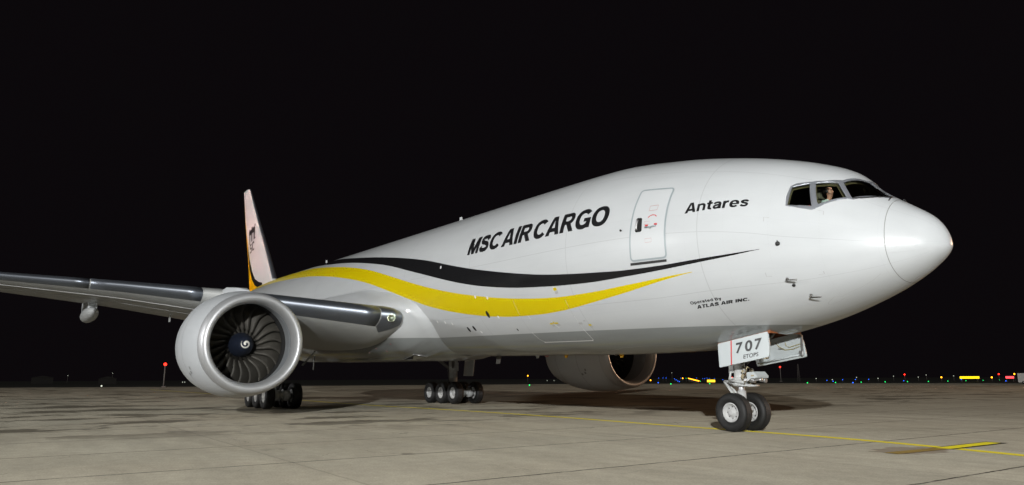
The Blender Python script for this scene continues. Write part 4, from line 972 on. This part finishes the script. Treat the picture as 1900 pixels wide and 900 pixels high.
# ---------------- nose gear bay, doors and leg
b = MB()
x0, x1, y0, z0, z1 = -4.33, -6.07, .67, 2.35, 3.7
b.add([(x0, -y0, z0+.25), (x0, y0, z0+.25), (x0, y0, z1), (x0, -y0, z1), (x1, -y0, z0+.02), (x1, y0, z0+.02), (x1, y0, z1), (x1, -y0, z1)], [(0, 1, 2, 3), (4, 5, 6, 7), (0, 4, 7, 3), (1, 5, 6, 2), (3, 2, 6, 7)])
for k in range(4): b.box((-4.7-k*.38, 0, 3.2), (.06, 1.3, .25))
b.build('nose_gear_bay', M['bay'], jet)
SDp = [(6.05, 2.39), (4.41, 2.65), (4.36, 2.26), (4.37, 1.985), (5.98, 1.73)]
def door_y(v): return .655+(2.4-v)*.10
for sg in (-1, 1):
    b = MB(); P_ = SDp if sg < 0 else [(5.98, 2.42), (4.36, 2.66), (4.28, 2.4), (4.24, 2.0), (5.85, 1.765)]
    b.prism(rounded(P_, .05, 3), lambda u, v, k: (-u, sg*(door_y(v)+(.045 if k else 0)), v))
    d_ = bevel(b.build('nose_gear_door', M['doorp'], jet), .008)
    d_['label'] = 'near nose gear door with number and red line' if sg < 0 else 'far nose gear door with cables on its inner face'
    if sg < 0:
        yy = -.708; 
        def dp(u, v, o=.006): return (-u, -(door_y(v)+.045+o), v)
        sl = (2.65-2.39)/(6.05-4.41)
        ux = (Vector(dp(4.6, 2.2))-Vector(dp(5.4, 2.2-sl*.8*.85))); uy = Vector(dp(5, 2.4))-Vector(dp(5.012, 2.0))
        for t, u0, wd in (('7', 5.385, .225), ('0', 5.085, .24), ('7', 4.775, .225)):
            plane_text(t, dp(u0+.04, 2.095+(5.40-u0)*.135), ux, uy, wd, .285, d_, bold=.03, cap=CAP)
        plane_text('ETOPS', dp(5.17, 1.95), ux, uy, .48, .11, d_, bold=.012, cap=CAP)
        b = MB(); b.add([dp(5.60, 2.455), dp(5.56, 2.46), dp(5.545, 1.80), dp(5.585, 1.795)], [(0, 1, 2, 3)]); b.build('red_line', M['red'], d_)
        b = MB(); b.box((-4.62, -.70, 1.985), (.30, .05, .05)); b.box((-4.5, -.68, 1.97), (.10, .08, .07)); b.build('door_hinge', M['brass'], d_)
    else:
        yi = door_y(2.2)-.012
        b = MB(); b.tube([(-5.2, yi, 2.45), (-5.05, yi-.01, 2.30), (-4.85, yi-.01, 2.20), (-4.6, yi-.01, 2.22), (-4.4, yi-.01, 2.28), (-4.32, yi-.01, 2.30)], .010, 6)
        b.tube([(-4.85, yi, 2.48), (-4.82, yi-.01, 2.32), (-4.72, yi-.01, 2.27), (-4.5, yi-.01, 2.32), (-4.33, yi-.01, 2.36)], .010, 6)
        b.build('door_cable', M['wire'], d_)
        b = MB(); b.box((-4.31, yi-.02, 2.30), (.05, .05, .55)); b.box((-4.34, yi-.03, 2.10), (.09, .07, .12)); b.box((-4.36, yi-.02, 2.55), (.08, .04, .1)); b.box((-5.0, yi, 2.235), (.16, .02, .035)); b.build('door_bracket', M['alu'], d_)
        b = MB(); b.tube([(-5.75, yi-.02, 1.845), (-4.33, yi-.02, 2.07)], .022, 8); b.build('door_stiffener', M['doorp'], d_)
def wheel(name, c, rad, wd, sg, parent, bright='rim'):
    """aircraft wheel about the y axis; outer face looks towards sg*y"""
    wtop = empty(name); wtop.parent = parent; wtop.location = c
    b = MB(); h = wd/2; r = rad
    pr = [(-h*.62, r*.50), (-h*.86, r*.56), (-h, r*.70), (-h*.98, r*.82), (-h*.86, r*.93), (-h*.62, r*.985), (-h*.42, r)]
    for g in (-.30, -.1, .1, .30): pr += [(h*(g-.03), r), (h*(g-.018), r*.984), (h*(g+.018), r*.984), (h*(g+.03), r)]
    pr += [(-a, q) for a, q in reversed(pr[:7])]
    b.lathe([(a, q) for a, q in pr], (0, 0, 0), 'y', 72); b.build('tyre', M['tyre'], wtop)
    for s2 in (sg, -sg):
        b = MB(); pr = [(h*.64, r*.51), (h*.74, r*.50), (h*.76, r*.455), (h*.70, r*.43), (h*.30, r*.40), (h*.20, r*.34), (h*.22, r*.24), (h*.40, r*.22), (h*.56, r*.19), (h*.60, r*.10), (h*.60, .0)]
        b.lathe([(s2*a, q) for a, q in pr], (0, 0, 0), 'y', 48)
        o = b.build('rim', M[bright], wtop)
        b = MB()
        for k in range(8):
            t = 2*PI*k/8; b.lathe([(s2*h*.16, 0), (s2*h*.235, r*.040), (s2*h*.24, 0)], (r*.30*math.cos(t), 0, r*.30*math.sin(t)), 'y', 8)
        b.build('wheel_bolts', M['dark'], wtop)
    return wtop
for y, sg in ((-.415, -1), (.405, 1)):
    wheel('nose_wheel', (-5.87, y, .518), .523, .385, sg, jet)
# nose leg
b = MB()
b.tube([(-5.92, 0, 3.0), (-5.91, 0, 2.1), (-5.90, 0, 1.62)], [.15, .15, .145], 20); b.tube([(-5.90, 0, 1.66), (-5.90, 0, 1.30)], [.17, .17], 20)
b.build('gear_leg_cylinder', M['gear'], jet)
b = MB(); b.tube([(-5.89, 0, 1.35), (-5.88, 0, .98)], .085, 18); b.build('gear_piston', M['chrome'], jet)
b = MB(); b.tube([(-5.88, 0, 1.10), (-5.88, 0, .85), (-5.87, 0, .48)], [.115, .12, .10], 18); b.tube([(-5.87, -.55, .52), (-5.87, .55, .52)], .065, 14)
b.build('gear_axle', M['rim'], jet)
b = MB(); b.tube([(-5.70, -.09, .60), (-5.58, -.08, .60), (-5.52, 0, .60), (-5.58, .08, .60), (-5.70, .09, .60)], .026, 10); b.box((-5.76, 0, .60), (.14, .22, .10)); b.build('tow_lug', M['rim'], jet)
# steering collar, hydraulics, torque links
b = MB(); b.lathe([(-.20, .13), (-.20, .20), (-.14, .22), (-.10, .19), (-.04, .19), (-.02, .22), (.04, .22), (.05, .15)], (-5.90, 0, 1.42), 'z', 28)
b.tube([(-5.68, -.22, 1.36), (-5.68, .22, 1.36)], .05, 12); b.tube([(-6.12, -.20, 1.38), (-5.60, -.24, 1.33)], .04, 12); b.tube([(-6.12, .20, 1.38), (-5.60, .24, 1.33)], .04, 12)
b.tube([(-6.20, -.12, 1.30), (-5.80, -.24, 1.27)], .022, 8)
b.build('steering_collar', M['gear'], jet)
b = MB()
b.prism([(5.49, 1.40), (5.17, 1.44), (5.15, 1.50), (5.26, 1.62), (5.49, 1.60)], lambda u, v, k: (-u, -.26 if k else .26, v)); o = bevel(b.build('lamp_housing', M['doorp'], jet), .02, 3)
b = MB(); b.box((-5.29, -.264, 1.51), (.09, .006, .04)); b.build('placard', M['brass'], jet)
random.seed(3)
b = MB()
for k in range(11):
    x = -5.66+random.random()*.16; y = random.choice((-1, 1))*(.06+random.random()*.18); z = 1.28+random.random()*.40
    pts = [(x+random.uniform(-.1, .1), y+random.uniform(-.06, .06), z+random.uniform(-.12, .12)) for _ in range(4)]
    h_ = MB(); h_.tube(pts, random.choice((.010, .014, .02)), 6); h_.build('hydraulic_line', M['brass'], jet)
for k in range(8):
    b = MB(); b.box((-5.56-random.random()*.16, random.choice((-1, 1))*(.2+.08*random.random()), 1.34+.36*random.random()), (.07, .06, .07+.05*random.random()), Matrix.Rotation(random.random(), 3, 'Y')); b.build('hydraulic_unit', M['brass'] if k % 2 else M['gear'], jet)
for y in (-.24, .24):
    b = MB(); b.lathe([(-.10, .0), (-.09, .045), (.0, .065), (.06, .07), (.065, .055), (.045, .0)], (-5.30, y, 1.385), 'x', 16)
    b.box((-5.45, y, 1.40), (.28, .03, .05)); b.build('taxi_lamp', M['alu'], jet)
b = MB(); b.tube([(-5.32, -.28, 1.36), (-5.05, -.28, 1.40)], .018, 8); b.lathe([(-.05, .0), (-.04, .04), (.03, .06), (.035, 0)], (-5.02, -.28, 1.40), 'x', 14)
b.build('taxi_lamp', M['alu'], jet)
b = MB(); b.box((-5.62, 0, 1.25), (.30, .34, .06)); b.tube([(-5.5, -.15, 1.24), (-5.42, .15, 1.24)], .03, 8); b.build('steering_bracket', M['gear'], jet)
for y in (-.085, .085):
    b = MB(); b.prism([(0, 0), (.10, .02), (.06, .06), (-.06, .04)], lambda u, v, k: (0, 0, 0)) if False else None
    b.tube([(-5.98, y, 1.32), (-6.42, y*.7, 1.36)], [.045, .035], 8); b.tube([(-6.42, y*.7, 1.36), (-6.00, y, .86)], [.035, .045], 8)
    b.box((-6.20, y*.85, 1.10), (.05, .035, .62), Matrix.Rotation(R(-40), 3, 'Y')); b.build('torque_link', M['gear'], jet)
b = MB(); b.tube([(-6.15, 0, 2.9), (-6.05, 0, 1.75)], [.06, .06], 10); b.box((-6.12, 0, 1.70), (.16, .22, .22)); b.tube([(-6.1, -.14, 1.66), (-6.18, -.14, 1.36)], .03, 8)
b.tube([(-6.28, -.05, 1.35), (-6.05, -.2, 1.45)], .03, 8); b.build('leg_bracket', M['gear'], jet)
b = MB(); b.tube([(-4.6, -.35, 2.95), (-5.75, -.10, 1.85)], .05, 10); b.tube([(-4.6, .35, 2.95), (-5.75, .10, 1.85)], .05, 10); b.build('drag_brace', M['gdark'], jet)

# ---------------- main gear, three axles a side
for sg in (-1, 1):
    yc = sg*5.485
    for k, dx in enumerate((-1.47, 0, 1.47)):
        for e in (-1, 1):
            wheel('main_wheel', (-31.77+dx, yc+e*.70, .645), .655, .50, e, jet)
        b = MB(); b.tube([(-31.77+dx, yc-.62, .645), (-31.77+dx, yc+.62, .645)], .10, 14)
        for e in (-1, 1): b.lathe([(yc+e*.10, .0), (yc+e*.12, .26), (yc+e*.40, .27), (yc+e*.42, .2)], (-31.77+dx, 0, .645), 'y', 20)
        b.build('axle_brakes', M['gear'], jet)
    b = MB(); b.tube([(-30.2, yc, .68), (-31.77, yc, .80), (-33.35, yc, .68)], [.13, .19, .13], 14); b.build('bogie_beam', M['gear'], jet)
    b = MB(); b.tube([(-31.77, yc, .75), (-31.77, yc, 1.35)], .17, 18); b.tube([(-31.77, yc, 1.30), (-31.77, yc, 2.6), (-31.77, yc, 3.6)], [.25, .27, .27], 20)
    b.box((-31.5, yc, 2.2), (.22, .30, .5)); b.build('main_gear_leg', M['gear'], jet)
    b = MB(); b.tube([(-31.77, yc, 1.9), (-33.4, yc-sg*1.2, 3.4)], .10, 12); b.tube([(-31.77, yc, 2.0), (-30.2, yc-sg*1.0, 3.5)], .09, 12); b.tube([(-32.1, yc, 1.2), (-32.3, yc, 2.5)], .05, 8); b.tube([(-31.9, yc-.2, 1.0), (-32.15, yc-.2, 2.3)], .025, 6)
    b.build('side_brace', M['gdark'], jet)
    b = MB(); b.box((-30.9, yc+sg*.62, 2.25), (1.1, .05, 1.25), Matrix.Rotation(sg*R(-6), 3, 'X')); bevel(b.build('main_gear_door', M['doorp'], jet), .01)
    if sg < 0:
        b = MB(); b.tube([(-30.8, -4.3, 2.2), (-29.8, -4.0, 2.9)], .05, 8); b.build('door_actuator', M['gear'], jet)
b = MB()
for (p0, p1) in (((-33.6, -3.6, 3.1), (-34.2, -3.7, 2.25)), ((-34.6, -4.4, 3.0), (-34.9, -4.5, 2.3)), ((-33, -2.9, 2.8), (-33.1, -2.9, 2.0))): b.tube([p0, p1], .035, 8)
b.build('bay_struts', M['gear'], jet)

# ------------------------------------------------------------------ person in the cockpit
per = empty('person', (-2.34, -.72, 5.16)); tag(per, 'person in a pale shirt with a headset sitting in the cockpit window', 'person')
def skin_chain(name, verts, edges, m, parent, lv=2):
    me = bpy.data.meshes.new(name); me.from_pydata([v[:3] for v in verts], edges, []); o = bpy.data.objects.new(name, me); sc.collection.objects.link(o)
    md = o.modifiers.new('skin', 'SKIN'); me.skin_vertices[0].data[0].use_root = True
    for i, v in enumerate(verts): me.skin_vertices[0].data[i].radius = (v[3], v[4] if len(v) > 4 else v[3])
    o.modifiers.new('sub', 'SUBSURF').levels = lv
    dg = bpy.context.evaluated_depsgraph_get(); m2 = bpy.data.meshes.new_from_object(o.evaluated_get(dg)); bpy.data.objects.remove(o)
    m2.materials.clear(); o = link(name, m2, m, parent); return o
# local frame: x forward (towards the nose); head centre 0.78 above the seat
body = skin_chain('body', [(0, 0, .05, .17, .13), (-.03, 0, .25, .15, .12), (-.04, 0, .45, .17, .12), (-.03, 0, .56, .07), (.0, 0, .61, .058), (.03, 0, .69, .070), (.03, 0, .77, .094),
     (-.03, -.19, .50, .062), (.06, -.23, .27, .048), (.32, -.17, .22, .038), (-.03, .19, .50, .062), (.06, .23, .27, .048), (.32, .17, .22, .038), (.40, -.15, .23, .035), (.40, .15, .23, .035),
     (.22, -.10, .03, .085), (.45, -.11, .03, .065), (.22, .10, .03, .085), (.45, .11, .03, .065), (.015, 0, .85, .092), (.0, 0, .905, .055)],
     [(0, 1), (1, 2), (2, 3), (3, 4), (4, 5), (5, 6), (2, 7), (7, 8), (8, 9), (9, 13), (2, 10), (10, 11), (11, 12), (12, 14), (0, 15), (15, 16), (0, 17), (17, 18), (6, 19), (19, 20)], M['skin'], per)
b = MB(); b.lathe([(.02, .19), (.20, .17), (.40, .195), (.50, .16), (.56, .085), (.60, .075)], (-.035, 0, 0), 'z', 24, squash=lambda a, x, y: (x*.78, y*1.12)); 
for s2 in (-1, 1): b.tube([(-.03, s2*.17, .52), (-.01, s2*.215, .42), (.06, s2*.235, .27)], [.075, .07, .06], 12)
b.build('shirt', M['shirt'], per)
b = MB(); b.lathe([(-.10, .045), (-.06, .082), (.0, .096), (.05, .090), (.085, .058), (.100, .0)], (-.036, 0, .835), 'z', 24, squash=lambda a, x, y: (x*1.02-.012, y*.9)); b.build('hair', M['hair'], per)
b = MB(); b.lathe([(-.03, .0), (-.01, .024), (.018, .014), (.022, 0)], (.112, 0, .775), 'x', 10); b.build('nose', M['skin'], per)
b = MB()
for s2 in (-1, 1): b.lathe([(s2*.085, .0), (s2*.085, .04), (s2*.115, .042), (s2*.12, 0)], (.01, 0, .79), 'y', 16)
b.tube([(-.01, .105*math.sin(t), .79+.155*math.cos(t)) for t in np.linspace(-PI/2, PI/2, 13)], .011, 6); b.tube([(.03, -.11, .77), (.10, -.08, .71), (.13, -.02, .71)], .006, 6)
b.build('headset', M['dark'], per)

# ------------------------------------------------------------------ airfield lights and far things
E_ = {'blue': emis('blue_lamp', (.02, .13, 1.0), 2.6), 'green': emis('green_lamp', (.01, .75, .14), 2.2), 'white': emis('white_lamp', (.85, .9, .75), .9),
      'amber': emis('amber_lamp', (1.0, .33, .01), 5), 'red': emis('red_lamp', (1.0, .02, .01), 5)}
def lamp_obj(name, r, h, m):
    b = MB(); b.tube([(0, 0, 0), (0, 0, max(h-r*1.2, .03))], .03 if h < 1 else .05, 6, mi=0); b.lathe([(-.02, .0), (-.02, .12), (.04, .10), (.05, 0)], (0, 0, 0), 'z', 10, mi=0)
    b.lathe([(h-r, 0), (h-r*.8, r*.6), (h, r), (h+r*.7, r*.7), (h+r, 0)], (0, 0, 0), 'z', 10, mi=1)
    return b.build(name, [M['pole'], m])
def lamps(kind, name, pts, r, label, cat, group):
    first = {}
    for x, y, z in pts:
        h = round(max(z, .3), 1)
        if h not in first: o = lamp_obj(name, r, h, E_[kind]); first[h] = o
        else: o = first[h].copy(); sc.collection.objects.link(o)
        o.location = (x, y, -.008 if abs(x) > 150 or y > 150 else 0); tag(o, label, cat, group)
LB = [(-258.0, 255.2, 1.62), (-256.4, 256.7, 1.61), (-255.3, 257.8, 1.6), (-218.1, 224.1, 1.17), (-197.2, 202.7, 0.83), (-169.5, 173.8, 0.54), (-169.0, 174.0, 0.3), (-132.1, 125.9, 0.3), (-250.0, 262.8, 1.52), (-244.2, 268.0, 1.54), (-241.9, 270.0, 1.34), (-241.2, 270.6, 1.25), (-240.3, 271.4, 1.41), (-239.4, 272.2, 1.27), (-237.6, 273.7, 1.26), (-202.7, 237.7, 0.81), (-142.2, 219.9, 0.54), (-126.5, 198.4, 0.3), (-137.9, 222.6, 0.67), (-134.4, 224.6, 0.79), (-85.5, 140.2, 0.3), (-130.8, 226.7, 0.81), (-122.6, 234.0, 0.3), (-106.5, 239.0, 0.72), (-86.9, 222.2, 0.3)]
LG = [(-103.4, 62.7, 0.3), (-221.1, 234.9, 1.38), (-177.9, 195.0, 0.3), (-98.7, 95.4, 0.3), (-97.2, 105.6, 0.3), (-91.8, 132.4, 0.3), (-92.2, 144.2, 0.3), (-94.4, 159.0, 0.3), (-96.0, 173.2, 0.3), (-95.5, 183.6, 0.3), (-95.4, 194.7, 0.3), (-98.5, 212.6, 0.3), (-102.4, 232.9, 0.3), (-110.9, 265.0, 0.3), (-119.5, 299.3, 0.3)]
LW = [(-317.7, 40.2, 0.7), (-317.5, 41.0, 0.69), (-142.1, -4.0, 0.52), (-492.0, 8.2, 4.38), (-490.3, 31.1, 5.79), (-311.8, 224.3, 0.51), (-309.5, 227.3, 0.5), (-301.1, 310.8, 4.69), (-166.9, 251.6, 1.09), (-151.3, 237.8, 0.65), (-169.4, 285.3, 1.54), (-147.6, 263.1, 1.08), (-171.0, 318.7, 2.02), (-153.2, 305.4, 1.53), (-168.0, 342.7, 2.48), (-149.6, 329.2, 2.01)]
LA = [(-236.7, 157.6, 2.74), (-204.4, 195.6, 0.67), (-229.0, 241.3, 1.41), (-106.3, 260.8, 1.3), (-120.0, 254.8, 1.44), (-111.0, 291.2, 2.52)]
LR = [(-193.3, 232.4, 1.57), (-153.2, 294.2, 2.58), (-115.5, 289.4, 2.47)]
lamps('blue', 'taxiway_light', LB, .13, 'small blue taxiway edge lamp on a short stake in the dark field', 'taxiway light', 'blue taxiway edge lights')
lamps('green', 'taxiway_light', LG, .12, 'small green taxiway lamp low on the ground beyond the apron', 'taxiway light', 'green taxiway lights')
lamps('white', 'field_light', LW, .15, 'small dim white lamp on a thin pole in the far field', 'field light', 'white field lights')
lamps('amber', 'field_light', LA, .27, 'round orange lamp on a stake in the far field', 'field light', 'orange field lights')
lamps('red', 'obstruction_light', LR, .28, 'round red lamp on a stake in the far field', 'field light', 'red field lights')
strip_p = [(-220.4+76*t, 235.6-79.6*t, 1.38-.8*t) for t in np.linspace(0, 1, 22)]
lamps('amber', 'guard_light', strip_p, .15, 'amber lamp in the close curved row left of the nose gear', 'guard light', 'row of amber guard lights')
def mast(x, y, z, label, r=.42):
    t = empty('light_mast', (x, y, 0)); tag(t, label, 'light mast')
    b = MB(); b.tube([(0, 0, 0), (0, 0, z-.3)], .12, 8); b.box((0, 0, .1), (.7, .7, .25)); b.box((0, 0, z-.35), (.5, .5, .06)); b.build('pole', M['pole'], t)
    b = MB(); b.lathe([(z-r, 0), (z-r*.7, r*.7), (z, r), (z+r*.7, r*.7), (z+r, 0)], (0, 0, 0), 'z', 16); b.build('lamp', E_['red'], t)
mast(-160.7, 9.0, 4.78, 'slim mast with a red lamp on top, left of the near engine', .33)
mast(-166.4, 227.7, 5.56, 'slim mast with an orange-red lamp, right of the nose gear door', .33)
def sign(name, a, c, z0, z1, col, s_, label):
    a = Vector(a); c = Vector(c); d = (c-a).normalized(); n = Vector((-d.y, d.x)); t = empty(name, ((a.x+c.x)/2, (a.y+c.y)/2, 0)); tag(t, label, 'sign')
    L_ = (c-a).length; rot = Matrix.Rotation(math.atan2(d.y, d.x), 3, 'Z')
    b = MB(); b.box((0, 0, (z0+z1)/2), (L_+.1, .18, z1-z0+.1), rot)
    for k in (-.4, .4): b.tube([Vector((d.x, d.y, 0))*L_*k, Vector((d.x, d.y, 0))*L_*k+Vector((0, 0, z0))], .05, 8)
    b.build('sign_frame', M['pole'], t)
    b = MB()
    for e in (-1, 1): b.box(Vector((n.x, n.y, 0))*e*.105+Vector((0, 0, (z0+z1)/2)), (L_, .02, z1-z0), rot)
    b.build('lit_panel', emis(name+'_glow', col, s_), t)
sign('taxiway_sign', (-136, 150.0), (-134.2, 151.3), .30, .95, (1, .55, .01), 2.2, 'short lit yellow taxiway sign left of the nose gear')
sign('taxiway_sign', (-98.8, 221.0), (-94.0, 222.5), .98, 1.62, (1, .72, .0), 1.6, 'long lit yellow taxiway sign at the right of the field')
sign('taxiway_sign', (-88.0, 225.2), (-86.1, 225.8), 1.02, 1.60, (1, .05, .06), 2.6, 'lit red taxiway sign near the right edge')
# lattice antenna
t = empty('antenna_tower', (-172.3, 247.9, 0)); tag(t, 'thin unlit lattice antenna in the far field', 'antenna')
b = MB()
for k in range(3):
    a = 2*PI*k/3; b.tube([(.6*math.cos(a), .6*math.sin(a), 0), (.15*math.cos(a), .15*math.sin(a), 7)], .04, 5)
for k in range(10):
    z = .5+k*.65; r_ = .6-.45*z/7; b.tube([(r_, 0, z), (-r_*.5, r_*.87, z+.3), (-r_*.5, -r_*.87, z+.6)], .02, 4)
b.build('lattice', M['pole'], t)
# sheds far left
for x, y, wd, h_, lab in ((-420, -6, 9, 3.0, 'low dark shed with pale roof at the far left'), (-330, 14, 6, 2.2, 'small pale hut left of the red mast')):
    t = empty('field_hut', (x, y, 0)); tag(t, lab, 'hut')
    b = MB(); b.box((0, 0, h_/2), (5, wd, h_)); b.build('wall', M['shed'], t)
    b = MB(); b.prism([(-wd/2-.3, 0), (wd/2+.3, 0), (0, .9)], lambda u, v, k: (-2.8 if k else 2.8, u, h_+v)); b.build('roof', M['shed'], t)
# van at the right edge
t = empty('parked_van', (-52.8, 148.6, 0), ); tag(t, 'pale boxy service van cut by the right edge', 'van'); t.rotation_euler = (0, 0, R(12))
b = MB(); b.prism(rounded([(-2.6, .35), (2.6, .35), (2.6, 1.15), (1.8, 1.3), (1.35, 2.1), (-2.6, 2.15)], .12, 3), lambda u, v, k: (u, .95 if k else -.95, v)); bevel(b.build('van_body', M['van'], t), .05)
b = MB(); b.add([(1.83, -.8, 1.33), (1.83, .8, 1.33), (1.42, .75, 2.02), (1.42, -.75, 2.02)], [(0, 1, 2, 3)]); b.add([(.3, -.96, 1.3), (1.5, -.96, 1.3), (1.25, -.96, 1.95), (.3, -.96, 1.95)], [(0, 1, 2, 3)]); b.build('window', M['dark'], t)
for x in (-1.7, 1.7):
    for e in (-1, 1):
        b = MB(); b.lathe([(e*.7, 0), (e*.7, .3), (e*.75, .34), (e*.93, .34), (e*.96, .28), (e*.94, 0)], (x, 0, .34), 'y', 20); b.build('wheel', M['tyre'], t)
for e in (-.7, .7):
    b = MB(); b.box((2.61, e, .8), (.04, .3, .2)); b.build('headlight', M['lampglass'], t)
